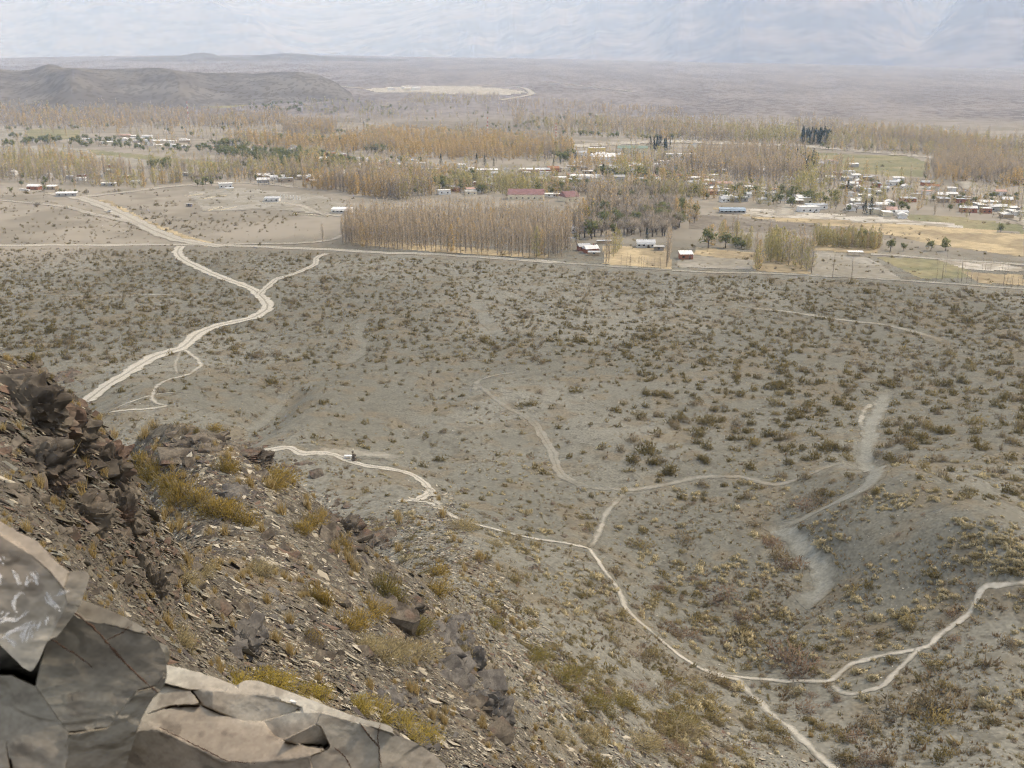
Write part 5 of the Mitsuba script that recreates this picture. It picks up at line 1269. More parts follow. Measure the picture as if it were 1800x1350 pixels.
def slab_look(p, n, uv):
    a = fbm(p.x * 1.3, p.y * 1.3, p.z * 1.3, 4)
    b = noise(p.x * 9, p.y * 9, p.z * 9)
    c = mix((.066, .056, .046), (.155, .133, .105), smoothstep(.3, .7, a))
    c = mix(c, (.155, .10, .075), smoothstep(.58, .75, fbm(p.x * .7, p.y * .7, p.z * .7 + 9, 2)) * .6)
    return c * (.7 + .55 * b)
def slab_bluish(p, n, uv):
    a = fbm(p.x * 1.5, p.y * 1.5, p.z * 1.5, 4)
    return mix((.085, .078, .072), (.155, .143, .127), smoothstep(.3, .7, a)) * (.75 + .45 * noise(p.x * 9, p.y * 9, p.z * 9))
scene['m_slab'], scene['m_slab_grey'] = diffuse(slab_look), diffuse(slab_bluish)
def outcrop(px, py, wpx, hpx, n, label, m='slab', strike=.9, dip=.6, big=1., flat=.30, seed=0):
    """a knot of bedded blocks breaking through the scree"""
    g = np.random.default_rng(seed + int(px * 7 + py))
    key = numbered('rock_outcrop')
    rib = px < 260
    n = int(n * (2.4 if rib else 1.6))
    big = big * (.74 if rib else .95)
    flat = flat * (.62 if rib else .9)
    q = np.c_[px + g.normal(0, .28, n) * wpx, py + g.normal(0, .28, n) * hpx]
    P_ = at(q[:, 0], q[:, 1], 8)
    for i in range(n):
        d = np.linalg.norm(P_[i] - EYE) / FPX
        s = d * big * float(np.exp(g.normal(math.log(9.5), .5)))
        v, f = rock_hull(g, s * g.uniform(.8, 1.7), s * g.uniform(.5, .95), s * flat * g.uniform(.6, 1.5), 22, .5)
        R = rotm(yaw=strike + g.normal(0, .35), tilt=dip + g.normal(0, .32 if rib else .22), axis=strike + g.normal(0, .2))
        p = P_[i] + np.array([0, 0, s * (g.uniform(-.4, .06) if rib else g.uniform(-.4, .08))])
        scene[key + '__slab' + ('' if i == 0 else f'_{i:03d}')] = mikit.ply(turned((v, f), R, p), 'm_' + m)
    labels[key] = {'label': label, 'category': 'rock outcrop', 'group': 'shale outcrops on the slope'}
outcrop(50, 665, 120, 70, 14, 'dark jagged shale crest at the left edge, highest against the plain')
outcrop(125, 735, 110, 80, 15, 'dark shale knot on the shoulder of the left rib')
outcrop(190, 800, 70, 70, 10, 'dark shale point where the left rib meets the mossy bushes')
outcrop(40, 775, 110, 90, 14, 'layered shale blocks at the left edge below the crest')
outcrop(120, 830, 120, 80, 14, 'shale blocks in the middle of the left rib')
outcrop(205, 885, 60, 90, 11, 'dark overhanging shale edge right of the left rib')
outcrop(50, 870, 110, 60, 10, 'low shale blocks above the scratched boulder')
outcrop(130, 940, 150, 50, 11, 'brownish shale slabs just above the boulders')
outcrop(240, 985, 60, 110, 12, 'purple grey shale rib running down above the ledge')
outcrop(190, 1030, 90, 60, 8, 'flat shale slabs behind the cracked boulder')
outcrop(335, 770, 110, 26, 10, 'dark hooked outcrop on the skyline of the second rib', big=.85, dip=.3)
outcrop(420, 790, 110, 36, 10, 'broken dark ledge along the second skyline', big=.8, dip=.4)
outcrop(505, 835, 90, 46, 10, 'dark skyline blocks above the footpath start', big=.8)
outcrop(330, 810, 100, 30, 8, 'small dark ledge above the long mossy bush', big=.75)
outcrop(585, 905, 70, 60, 11, 'rough brown knob on the rib below the monument', big=1.05)
outcrop(640, 950, 90, 60, 12, 'dark rough crag right of the brown knob', big=1.05)
outcrop(420, 868, 60, 30, 5, 'smooth blue grey slabs among the mossy bushes', 'slab_grey', big=1.15, flat=.5)
outcrop(700, 1060, 80, 34, 6, 'dark wedge of rock under the round olive bush', big=1.3, flat=.5)
outcrop(770, 1105, 90, 70, 8, 'smooth grey slab face right of the round olive bush', 'slab_grey', big=1.3)
outcrop(800, 1160, 60, 50, 7, 'grey boulder knot below the smooth slab face', 'slab_grey', big=1.2, flat=.6)
outcrop(830, 1195, 90, 50, 8, 'square grey blocks with a dark cleft', 'slab_grey', big=1.5, flat=.8)
outcrop(850, 1250, 90, 60, 10, 'lowest dark outcrop at the foot of the rib', big=1.15, flat=.5)
outcrop(425, 1120, 50, 90, 9, 'dark block behind the ledge, left of the yellow grass', 'slab_grey', big=1.3, flat=.6)
outcrop(400, 1060, 60, 60, 7, 'shale slabs uphill of the dark block', big=1.)
outcrop(590, 1090, 80, 50, 8, 'low tilted slabs in the middle of the slope', big=.9)
outcrop(560, 1150, 100, 40, 8, 'worn slabs in the scree near the yellow grass', big=.9)
outcrop(640, 1145, 60, 30, 6, 'reddish cleft slabs in the scree', big=.9)
outcrop(690, 1010, 60, 30, 5, 'small slabs above the round olive bush', big=.8)
outcrop(480, 960, 90, 60, 7, 'scattered slabs in the upper scree', big=.75)
outcrop(350, 1000, 60, 90, 7, 'slabs beside the tall yellow grass clump', big=.85)
outcrop(930, 1000, 60, 40, 4, 'small brown slabs by the edge of the scrubby slope', big=.8)
outcrop(700, 1230, 70, 40, 6, 'grey slabs right of the dead branch', 'slab_grey', big=.9)
outcrop(740, 1290, 90, 50, 7, 'grey slabs just beyond the ledge', 'slab_grey', big=1.)

outcrop(80, 700, 150, 90, 16, 'dark crag forming the upper left rib')
outcrop(90, 790, 160, 100, 18, 'dark crag forming the middle of the left rib')
outcrop(160, 860, 120, 90, 14, 'dark crag forming the right flank of the left rib')
outcrop(610, 930, 110, 80, 14, 'brown crag behind the mossy bush on the ridge', big=1.1)
outcrop(380, 780, 150, 34, 12, 'long dark crag under the second skyline', big=.9, dip=.3)
outcrop(300, 1020, 50, 160, 12, 'dark rib dividing the left rib from the scree', big=.9)
outcrop(470, 1080, 70, 90, 9, 'dark slabs in the scree above the ledge', 'slab_grey', big=1.)
outcrop(800, 1110, 60, 110, 10, 'steep grey crag at the right of the ridge', 'slab_grey', big=1.1)
def crag(px, py, wpx, hpx, label, m='slab', seed=0):
    """a solid body of bedded rock standing out of the slope"""
    p = at([px], [py], 8)[0]
    d = np.linalg.norm(p - EYE) / FPX
    a, c = wpx * d / 2, hpx * d / 2
    s = trimesh.creation.icosphere(4)
    v = np.array(s.vertices)
    q = np.sign(v) * np.abs(v) ** .8 * np.array([a, a * .8, c])
    w = q + p
    r = 1 + .9 * (meshkit.fbm(w / (a * .8) + seed, 4, seed) - .5) + .35 * (np.abs(2 * meshkit.noise(w / (a * .33) + 7, seed + 2) - 1) - .5)
    bed = (q @ np.array([.45, .2, .87]) + 1.2 * a * (meshkit.noise(w / (a * .9), seed + 4) - .5)) / (c * .24)
    r = r + .20 * ((bed - np.floor(bed)) ** 1.6 - .4)
    joint = np.floor(w / (a * .42) + meshkit.noise(w / a, seed + 6)[:, None])
    r = r + .12 * (meshkit.noise(joint * 3.7 + .5, seed + 8) - .5)
    mesh = trimesh.Trimesh(q * r[:, None] + p - [0, 0, c * .55], s.faces, process=False)
    add(numbered('rock_crag'), mesh, 'm_' + m, smooth=18, label=label, category='crag')
crag(30, 690, 130, 120, 'dark solid crag at the very top of the left rib', seed=1)
crag(100, 735, 120, 110, 'dark solid crag on the upper shoulder of the left rib', seed=2)
crag(175, 800, 100, 120, 'dark solid crag at the right tip of the left rib', seed=3)
crag(60, 800, 120, 90, 'dark solid crag in the heart of the left rib', seed=4)
crag(205, 890, 70, 100, 'dark overhanging crag beside the long mossy patch', seed=5)
crag(130, 890, 110, 80, 'low solid crag above the boulders', seed=6)
crag(255, 1010, 60, 120, 'dark upright crag between left rib and scree', seed=7)
crag(330, 785, 90, 34, 'hooked solid crag on the second skyline', seed=8)
crag(430, 800, 90, 34, 'low solid crag on the second skyline', seed=9)
crag(600, 922, 80, 70, 'rough solid crag on the ridge below the monument', seed=10)
crag(650, 960, 80, 60, 'rough solid crag right of the ridge crag', seed=11)
crag(425, 1130, 60, 90, 'dark solid crag behind the ledge', 'slab_grey', 12)
crag(815, 1150, 70, 90, 'grey solid crag at the right end of the slope', 'slab_grey', 13)
crag(850, 1235, 90, 80, 'grey solid crag above the lowest outcrop', 'slab_grey', 14)
crag(710, 1065, 70, 40, 'dark solid crag under the round olive bush', seed=15)
def bush_mesh(seed, cols, n=1300, leaf=.075):
    """a dense low bush 2 m wide, 1 m high: (stems, foliage)"""
    g = np.random.default_rng(seed)
    c = dome(n, g, 1., .9, 9)
    out = c + np.array([0, 0, .7]) + g.normal(0, .45, c.shape)
    st = []
    for k in range(26):
        a, r = g.random() * 6.28, g.uniform(.3, .95)
        st.append(stick((0.1 * math.cos(a), .1 * math.sin(a), -.1), (r * math.cos(a), r * math.sin(a), g.uniform(.45, .95)), .018, .007, (.22, .18, .12), 3))
    return soup(st), soup([(tri_cloud(c, leaf, g, .3, out), tones(cols, n, g, .25))])
MOSS = [(0.197, 0.14, 0.035), (0.233, 0.168, 0.044), (0.167, 0.123, 0.035), (0.263, 0.19, 0.06)]
LIME = [(0.239, 0.187, 0.039), (0.275, 0.215, 0.049), (0.203, 0.162, 0.039), (0.312, 0.235, 0.064)]
DARK = [(0.129, 0.108, 0.033), (0.156, 0.13, 0.041), (0.105, 0.091, 0.031), (0.184, 0.147, 0.049)]
DRY = [(0.272, 0.224, 0.122), (0.224, 0.189, 0.104), (0.313, 0.259, 0.148), (0.197, 0.168, 0.092)]
BUSH = {k: [bush_mesh(80 + i + 7 * j, c) for i in range(3)] for j, (k, c) in enumerate((('moss', MOSS), ('lime', LIME), ('dark', DARK), ('dry', DRY)))}
BR = {k: [family('shrub', stems=(a, 'm_leaf'), foliage=(b, 'm_thin')) for a, b in v] for k, v in BUSH.items()}
gb = np.random.default_rng(88)
def bush(px, py, wpx, hpx, kind, label, n=1):
    for i in range(n):
        x, y = (px + gb.uniform(-.38, .38) * wpx, py + gb.uniform(-.3, .3) * hpx) if n > 1 else (px, py + hpx * .3)
        p = at([x], [y], 8)[0]
        d = np.linalg.norm(p - EYE) / FPX
        w = (wpx if n == 1 else 1.75 * wpx / n ** .55) * d / 2 * gb.uniform(.9, 1.1)
        h = (hpx * .8 if n == 1 else hpx * .5) * d * (.62 if px > 860 else 1) * 1.0 * gb.uniform(.9, 1.1)
        key = numbered({'moss': 'mossy_bush', 'lime': 'yellow_green_bush', 'dark': 'dark_olive_bush', 'dry': 'dry_bush'}[kind])
        k = int(gb.integers(3))
        m = matrix_of(p - [0, 0, .1 * h], gb.random() * 6.28, (w, w * gb.uniform(.8, 1.1), h))
        scene[key] = copy_of(BR[kind][k], m)
        labels[key] = {'label': label, 'category': 'bush', **({'group': label} if n > 1 else {})}
for i, (a, b, c) in enumerate(((252, 806, 52), (276, 818, 60), (300, 838, 66), (322, 852, 62), (345, 868, 58), (372, 884, 58), (402, 896, 62), (432, 908, 54), (262, 828, 44), (312, 872, 44))):
    bush(a, b, c * 1.25, 46, 'moss', f"mossy yellow bush, {'first second third fourth fifth sixth seventh eighth ninth tenth'.split()[i]} of the long patch against the left rib")
bush(398, 815, 50, 44, 'moss', 'mossy bush between the second skyline and the long patch')
bush(375, 750, 46, 20, 'moss', 'small mossy bush on the second skyline')
bush(400, 892, 56, 34, 'moss', 'mossy bush beneath the blue grey slabs', 2)
bush(470, 852, 80, 46, 'moss', 'olive bush right of the long mossy patch', 2)
bush(540, 925, 52, 60, 'moss', 'mossy bush beside the brown knob', 2)
bush(604, 950, 40, 40, 'moss', 'small mossy bush below the brown knob')
bush(674, 1018, 80, 66, 'dark', 'large round dark olive bush on the open slope', 1)
bush(695, 1040, 60, 44, 'dark', 'lower lobe bush of the round dark olive bush')
bush(746, 1028, 60, 62, 'moss', 'mossy bush right of the round dark bush', 2)
bush(640, 1082, 90, 56, 'moss', 'mossy bush left below the round dark bush', 3)
bush(725, 1108, 80, 56, 'dark', 'olive bush in front of the smooth grey slab', 2)
bush(650, 1130, 80, 40, 'dry', 'dry bush in the middle of the scree', 2)
bush(700, 1150, 120, 50, 'dry', 'dry bush below the smooth grey slab', 4)
bush(815, 1145, 50, 40, 'dry', 'twiggy dry bush above the square blocks')
bush(560, 1060, 40, 70, 'moss', 'narrow mossy bush on the upper scree', 2)
bush(550, 1115, 50, 40, 'moss', 'mossy bush in the mid scree')
bush(445, 1205, 110, 50, 'lime', 'bright yellow green bush showing over the ledge', 5)
bush(530, 1222, 80, 40, 'lime', 'yellow green bush right of the bright patch', 4)
bush(632, 1240, 50, 44, 'lime', 'yellow green bush above the ledge tip', 2)
bush(690, 1262, 70, 44, 'lime', 'yellow green bush round the dead branch', 3)
bush(735, 1300, 70, 40, 'lime', 'yellow green bush at the right end of the ledge', 2)
bush(330, 1130, 70, 46, 'dry', 'dry yellow bush between rib and ledge', 3)
bush(340, 1010, 60, 60, 'dry', 'tall dry yellow clump on the upper slope', 2)
bush(440, 1010, 60, 40, 'dry', 'dry olive bush on the upper scree', 2)
bush(930, 1160, 70, 36, 'dark', 'olive bush on the edge of the scrubby slope', 2)
bush(1000, 1190, 80, 40, 'dark', 'dark olive bush on the scrubby slope', 2)
bush(870, 1100, 60, 30, 'dark', 'dark olive bush right of the rib foot', 2)
bush(1010, 1300, 80, 40, 'dry', 'dry bush at the bottom of the scrubby slope', 3)
bush(1060, 1240, 90, 40, 'dark', 'broad olive bush low on the scrubby slope', 3)
bush(1150, 1300, 120, 50, 'dry', 'soft dry bush near the bottom path', 4)
bush(1180, 1270, 90, 40, 'dark', 'olive bush near the bottom path', 3)
bush(880, 950, 50, 24, 'dry', 'dry bush at the top of the scrubby slope', 2)
bush(800, 930, 60, 30, 'dry', 'dry bush beside the long footpath', 2)

def tuft_mesh(seed, n=70):
    g = np.random.default_rng(seed)
    a, r = g.random(n) * 6.28, np.abs(g.normal(0, .45, n))
    d = np.c_[np.cos(a) * r, np.sin(a) * r, np.ones(n)]
    d /= np.linalg.norm(d, axis=1, keepdims=True)
    b = np.c_[g.normal(0, .12, (n, 2)), np.zeros(n)]
    w = np.cross(d, g.normal(size=(n, 3))); w /= np.linalg.norm(w, axis=1, keepdims=True)
    L = g.uniform(.55, 1.1, n)[:, None]
    v = np.stack([b - w * .035, b + w * .035, b + d * L + [0, 0, -.1] * L], 1).reshape(-1, 3)
    return soup([(v, tones(STRAW, n, g, .22))])
TUFTS = [tuft_mesh(900 + i) for i in range(6)]
TR = [family(tuft=(v, 'm_thin')) for v in TUFTS]
gt = np.random.default_rng(99)
def tuft_density(px, py, x, y):
    fade = np.interp(px - np.interp(py, [900, 1100, 1350], [760, 900, 1050]), [0, 150], [1, .3])
    return (rock_share(px, py) > .3) * np.clip(.5 + 4 * nz(x, y, 10, 3, 95), .0, 2.5) / 420. * fade
TP, TX, TY = sow(tuft_density, 96, False)
hand = [(125, 795), (150, 820), (70, 855), (140, 868), (265, 820), (255, 770), (270, 755), (330, 990), (318, 1010), (300, 935), (295, 1100), (330, 1060), (395, 940), (290, 910), (460, 935), (470, 1060), (485, 1130), (510, 1095), (510, 1150), (560, 1195), (650, 1210), (730, 1220), (720, 1215), (760, 1265), (780, 1270), (615, 990), (625, 1005), (590, 970), (495, 905), (440, 855), (700, 970), (560, 1035), (370, 945), (303, 890)]
hp = at([a for a, b in hand], [b for a, b in hand], 8)
TP = np.vstack([hp, TP])
TX, TY = px_of(TP)
th = np.r_[gt.uniform(24, 36, len(hp)), np.exp(gt.normal(math.log(13), .35, len(TP) - len(hp)))] * np.linalg.norm(TP - EYE, axis=1) / FPX
def tplace(x, y):
    return ('on the crest of the left rib' if y < 760 else 'in the middle of the left rib' if y < 880 else 'just above the scratched boulder') if x < 240 else ('beside the ledge' if x < 620 else 'right of the dead branch') if y > 1150 else ('by the long mossy patch' if x < 460 else 'on the brown knob') if y < 950 else ('left of the dark block' if x < 420 else 'in the middle scree' if x < 640 else 'round the smooth grey slabs')
order = np.argsort(-th / np.linalg.norm(TP - EYE, axis=1))
for i in order[:280]:
    key = numbered('grass_tuft')
    scene[key] = copy_of(TR[int(gt.integers(6))], matrix_of(TP[i] - [0, 0, .04], gt.random() * 6.28, (th[i] * .8, th[i] * .8, th[i])))
    labels[key] = {'label': f'straw yellow grass tuft {tplace(TX[i], TY[i])}', 'category': 'grass tuft', 'group': f'straw yellow grass tufts {tplace(TX[i], TY[i])}'}
rest = order[280:]
if len(rest):
    V, F_, C = place(TUFTS, TP[rest], gt.random(len(rest)) * 6.28, np.c_[th[rest], th[rest], th[rest]], gt.integers(0, 6, len(rest)))
    add('dry_grass', (V, F_), 'm_thin', color=C, label='thin dry grass scattered over the rocky slope', category='grass', kind='stuff')
print('chips', len(SC), 'tufts', len(TP))

# ------------------------------------------------------------------ the boulders at the viewpoint
from scipy.spatial import Delaunay
def boulder_look(warm, light):
    def fn(p, n, uv):
        a = fbm(p.x * 3.2, p.y * 3.2, p.z * 3.2, 4)
        b = fbm(p.x * 9 + 5, p.y * 9, p.z * 9, 3)
        s = fbm(p.x * 1.6, p.y * 1.6, p.z * 1.6 + 7, 3)
        f = noise(p.x * 70, p.y * 70, p.z * 70)
        c = mix((.178 * light, .163 * light, .134 * light), (.266 * light, .25 * light, .21 * light), smoothstep(.3, .7, a))
        c = mix(c, (.30 * warm, .205 * warm, .145 * warm), smoothstep(.5, .75, s) * .45)
        c = mix(c, (.10 * light, .088 * light, .075 * light), smoothstep(.52, .72, b) * .4)
        c = mix(c, (.08, .062, .05), smoothstep(.62, .74, fbm(p.x * 22, p.y * 22 + 1, p.z * 30, 3)) * .4)
        c = mix(c, (.34 * light, .325 * light, .28 * light), smoothstep(.62, .78, fbm(p.x * 5, p.y * 5 + 3, p.z * 5, 3)) * .5)
        g = noise(p.x * 190, p.y * 190, p.z * 190)
        return c * (.74 + .3 * f + .24 * g)
    return fn
def bumpy(fn, h):
    def bump(p, n, uv):
        return (fbm(p.x * 11, p.y * 11, p.z * 16, 5) - .5) * h * 1.6 + smoothstep(.47, .5, fbm(p.x * 4, p.y * 4, p.z * 7, 3)) * h * .35
    return {'type': 'twosided', 'bsdf': {'type': 'bumpmap', 'arbitrary': mikit.proc(bump, 2e-3), 'scale': 1.0, 'bsdf': {'type': 'diffuse', 'reflectance': mikit.proc(fn)}}}
scene['m_boulder_a'] = bumpy(boulder_look(.8, 1.5), .012)
scene['m_boulder_b'] = bumpy(boulder_look(.8, .92), .012)
scene['m_boulder_c'] = bumpy(boulder_look(.78, 1.5), .010)
def point3(px, py, dist):
    x, y, z = ray(px, py)
    d = np.stack([x, y + 0 * x, z + 0 * x], -1)
    return EYE + d / np.linalg.norm(d, axis=-1, keepdims=True) * np.asarray(dist)[..., None]
BACK = np.array([.02, .55, -.84])
class Boulder:
    """a rock given by its flat faces as surveyed from the viewpoint: (photo outline of the face, its normal, one point of it (column, row, distance)); closed behind"""
    def __init__(self, name, faces, m, label, thick=.9, fine=7., amp=.008, seed=0, soft=28, apart=()):
        from scipy.spatial import cKDTree
        self.faces, self.amp, self.seed = [(Polygon(f).buffer(0), np.array(n, float) / np.linalg.norm(n), point3(*[np.array(c, float) for c in p])) for f, n, p in faces], amp, seed
        self.p0 = [p[2] for f, n, p in faces]
        self.meet(apart)
        from shapely import union_all
        poly = union_all([f.buffer(.6) for f, n, p in self.faces])
        poly = max(getattr(poly, 'geoms', [poly]), key=lambda q: q.area)
        poly = Polygon(poly.exterior)
        gg = np.random.default_rng(seed)
        x0, y0, x1, y1 = poly.bounds
        gx, gy = np.meshgrid(np.arange(x0, x1 + fine, fine), np.arange(y0, y1 + fine, fine))
        gx = gx + (np.arange(gx.shape[0]) % 2)[:, None] * fine / 2
        q = np.c_[gx.ravel(), gy.ravel()] + gg.normal(0, fine * .12, (gx.size, 2))
        q = q[contains_xy(poly.buffer(-fine * .5), q[:, 0], q[:, 1])]
        ring = lambda e, step: np.array([e.interpolate(e.length * k / n).coords[0] for n in [max(4, int(e.length / step))] for k in range(n)])
        rim = ring(poly.exterior, fine * .7)
        n = len(rim)
        # two rows of points along every edge between faces, one on each side: the edge stays an edge
        cuts = np.vstack([ring(f.buffer(-1.3).exterior if f.buffer(-1.3).geom_type == 'Polygon' else f.exterior, fine * .8) for f, _, _ in self.faces])
        cuts = cuts + gg.normal(0, .35, cuts.shape)
        cuts = cuts[contains_xy(poly.buffer(-2.2), cuts[:, 0], cuts[:, 1])]
        q = q[cKDTree(cuts).query(q)[0] > fine * .55]
        rim = rim + gg.normal(0, .7, rim.shape)
        every = np.vstack([rim, cuts, q])
        X = self.rough(point3(every[:, 0], every[:, 1], self.dist(every[:, 0], every[:, 1])))
        f = Delaunay(every).simplices
        cen = every[f].mean(1)
        f = f[contains_xy(poly.buffer(.8), cen[:, 0], cen[:, 1])]
        nrm = np.cross(X[f[:, 1]] - X[f[:, 0]], X[f[:, 2]] - X[f[:, 0]])
        flip = ((EYE - X[f].mean(1)) * nrm).sum(1) < 0
        f[flip] = f[flip][:, ::-1]
        r = np.arange(n)
        away = (X[:n] - X[:n].mean(0)); away /= np.linalg.norm(away, axis=1, keepdims=True)
        u = (X - EYE) / np.linalg.norm(X - EYE, axis=1, keepdims=True)
        mid = X[:n] + u[:n] * thick * .3 - away * .02
        low = X[:n] * .8 + X.mean(0) * .2 + u[:n] * thick * .8
        c = X.mean(0) + u.mean(0) * thick
        N = len(X)
        V = np.vstack([X, mid, low, c[None]])
        j = np.roll(r, -1)
        sk = np.vstack([np.c_[r, j, N + j], np.c_[r, N + j, N + r], np.c_[N + r, N + j, N + n + j], np.c_[N + r, N + n + j, N + n + r], np.c_[N + n + r, N + n + j, 0 * r + N + 2 * n]])
        self.key = numbered(name)
        add(self.key, trimesh.Trimesh(V, np.vstack([f, sk]), process=False), m, smooth=soft, label=label, category='boulder')
    def meet(self, apart):
        """shifts the faces a little along the view so that neighbours meet along their shared edges, except those that stand apart"""
        rows, rhs = [], []
        n = len(self.faces)
        c0 = [float((p - EYE) @ nn) for f, nn, p in self.faces]
        for i in range(n):
            r = np.zeros(n); r[i] = .6 / abs(c0[i]); rows.append(r); rhs.append(.6 * np.sign(c0[i]))
            for j in range(i + 1, n):
                if i in apart or j in apart:
                    continue
                edge = self.faces[i][0].buffer(4).intersection(self.faces[j][0].exterior)
                if edge.length < 6:
                    continue
                for k in range(8):
                    q = edge.interpolate((k + .5) / 8, normalized=True)
                    x, y, z = ray(q.x, q.y)
                    d = np.array([float(x), float(y), float(z)]); d /= np.linalg.norm(d)
                    di, dj = d @ self.faces[i][1], d @ self.faces[j][1]
                    if min(abs(di), abs(dj)) < .12:
                        continue
                    r = np.zeros(n); r[i], r[j] = 1 / di, -1 / dj
                    rows.append(r); rhs.append(0.)
        c = np.linalg.lstsq(np.array(rows), np.array(rhs), rcond=None)[0]
        self.faces = [(f, nn, p + nn * (c[i] - c0[i])) for i, (f, nn, p) in enumerate(self.faces)]
    def rough(self, X, lift=0.):
        u = (X - EYE) / np.linalg.norm(X - EYE, axis=1, keepdims=True)
        chip = meshkit.fbm(X * 6.5, 4, self.seed) - .5
        flake = meshkit.fbm(X * np.array([3., 3., 9.]), 3, self.seed + 3)
        layer = np.floor(flake * 7) / 7 - .5
        return X + u * (chip * self.amp * 1.6 + layer * self.amp * 2.2 - lift)[:, None]
    def dist(self, px, py):
        px, py = np.asarray(px, float), np.asarray(py, float)
        from shapely import points, distance
        P_ = points(px, py)
        gap = np.stack([distance(f, P_) for f, n, p in self.faces])
        k = np.argmin(gap, 0)
        x, y, z = ray(px, py)
        d = np.stack([x, y + 0 * x, z + 0 * x], -1)
        d /= np.linalg.norm(d, axis=-1, keepdims=True)
        out = np.zeros(len(px))
        for i, (f, n, p) in enumerate(self.faces):
            s = k == i
            den = d[s] @ n
            t = ((p - EYE) @ n) / np.where(np.abs(den) < .05, -.05, den)
            out[s] = np.clip(t, self.p0[i] - .45, self.p0[i] + .45)
        return out
    def on(self, px, py, lift=.012):
        px, py = np.asarray(px, float), np.asarray(py, float)
        return self.rough(point3(px, py, self.dist(px, py)), lift)
A = Boulder('scratched_boulder', [
    ([(-160, 900), (0, 940), (45, 968), (88, 1005), (112, 1036), (118, 1058), (84, 1124), (62, 1172), (52, 1180), (42, 1172), (0, 1132), (-160, 1080)], (.22, -.93, .30), (40, 1050, 1.68)),
    ([(-160, 880), (0, 918), (35, 938), (62, 950), (95, 985), (120, 1006), (112, 1036), (88, 1005), (45, 968), (0, 940), (-160, 900)], (.25, -.55, .8), (60, 965, 1.72)),
    ([(120, 1006), (150, 1004), (157, 1012), (139, 1066), (118, 1062), (112, 1036)], (.62, -.78, .1), (128, 1035, 1.74)),
    ([(118, 1058), (139, 1066), (100, 1118), (84, 1124)], (.6, -.8, 0), (112, 1090, 1.76))],
    'm_boulder_a', 'grey boulder face at lower left with white scratched marks', .45, 6, .006, 3)
B = Boulder('cracked_boulder', [
    ([(108, 1066), (142, 1054), (160, 1060), (200, 1077), (235, 1093), (260, 1110), (250, 1114), (190, 1098), (140, 1086)], (.15, -.35, .93), (190, 1085, 2.02)),
    ([(84, 1116), (108, 1066), (140, 1086), (190, 1098), (250, 1114), (278, 1128), (288, 1150), (293, 1182), (272, 1208), (240, 1215), (190, 1280), (120, 1290), (62, 1205)], (.22, -.95, .22), (180, 1160, 1.96)),
    ([(272, 1208), (293, 1182), (288, 1206), (264, 1232), (246, 1266), (232, 1310), (216, 1360), (205, 1440), (110, 1440), (120, 1290), (190, 1280), (240, 1215)], (.45, -.88, -.12), (210, 1270, 1.955)),
    ([(-160, 1190), (20, 1186), (62, 1205), (120, 1290), (110, 1440), (30, 1440), (10, 1300), (-160, 1300)], (-.05, -.86, .5), (60, 1270, 1.90)),
    ([(-160, 1300), (10, 1300), (30, 1440), (-160, 1440)], (-.2, -.7, .68), (-20, 1340, 1.86)),
    ([(-160, 1130), (10, 1130), (48, 1160), (84, 1116), (62, 1205), (20, 1186), (-160, 1190)], (.1, -.85, -.5), (20, 1165, 2.1))],
    'm_boulder_b', 'big brown boulder with reddish cracks at lower left', .6, 7, .011, 5, apart=(5,))
Cb = Boulder('ledge_boulder', [
    ([(250, 1158), (285, 1168), (330, 1178), (375, 1191), (416, 1206), (380, 1212), (335, 1213), (285, 1200), (250, 1205)], (.05, -.28, .96), (330, 1192, 2.84)),
    ([(376, 1214), (395, 1215), (470, 1226), (530, 1243), (515, 1252), (462, 1268), (430, 1268), (400, 1258), (372, 1246)], (.12, -.80, .58), (450, 1245, 2.60)),
    ([(416, 1206), (427, 1197), (452, 1197), (482, 1208), (520, 1221), (560, 1236), (600, 1252), (640, 1266), (688, 1277), (691, 1290), (640, 1274), (565, 1252), (530, 1243), (470, 1226), (395, 1215)], (.05, -.30, .95), (520, 1232, 2.68)),
    ([(240, 1262), (300, 1240), (352, 1238), (372, 1246), (400, 1258), (430, 1268), (462, 1268), (480, 1292), (497, 1301), (512, 1305), (540, 1312), (575, 1318), (545, 1330), (500, 1338), (440, 1339), (390, 1342), (330, 1308), (280, 1280)], (.0, -.30, .95), (400, 1290, 2.50)),
    ([(335, 1213), (376, 1214), (372, 1246), (352, 1238)], (-.55, -.7, .45), (356, 1226, 2.66)),
    ([(462, 1268), (515, 1252), (565, 1252), (556, 1272), (497, 1301), (480, 1292)], (-.28, -.62, .74), (500, 1278, 2.43)),
    ([(497, 1301), (556, 1272), (566, 1280), (580, 1312), (540, 1312), (512, 1305)], (.55, -.80, -.22), (535, 1296, 2.45)),
    ([(565, 1252), (600, 1262), (632, 1271), (650, 1295), (666, 1312), (670, 1440), (560, 1440), (545, 1330), (575, 1318), (580, 1312), (566, 1280), (556, 1272)], (.25, -.90, .36), (610, 1305, 2.50)),
    ([(632, 1271), (691, 1290), (738, 1310), (764, 1328), (783, 1348), (800, 1440), (670, 1440), (666, 1312), (650, 1295)], (.52, -.78, .36), (690, 1315, 2.46)),
    ([(228, 1290), (280, 1280), (330, 1308), (390, 1342), (440, 1339), (430, 1440), (170, 1440), (200, 1340)], (-.28, -.93, .22), (320, 1330, 2.44)),
    ([(440, 1339), (500, 1338), (545, 1330), (560, 1440), (430, 1440)], (.15, -.96, .2), (500, 1360, 2.40)),
    ([(250, 1205), (285, 1200), (335, 1213), (352, 1238), (300, 1240), (240, 1262), (280, 1280), (228, 1290), (205, 1288), (190, 1320), (170, 1330), (190, 1250)], (-.15, -.35, .92), (270, 1235, 2.62))],
    'm_boulder_c', 'pale beige faceted rock ledge at the bottom of the view', .8, 6, .006, 9, apart=(6,))
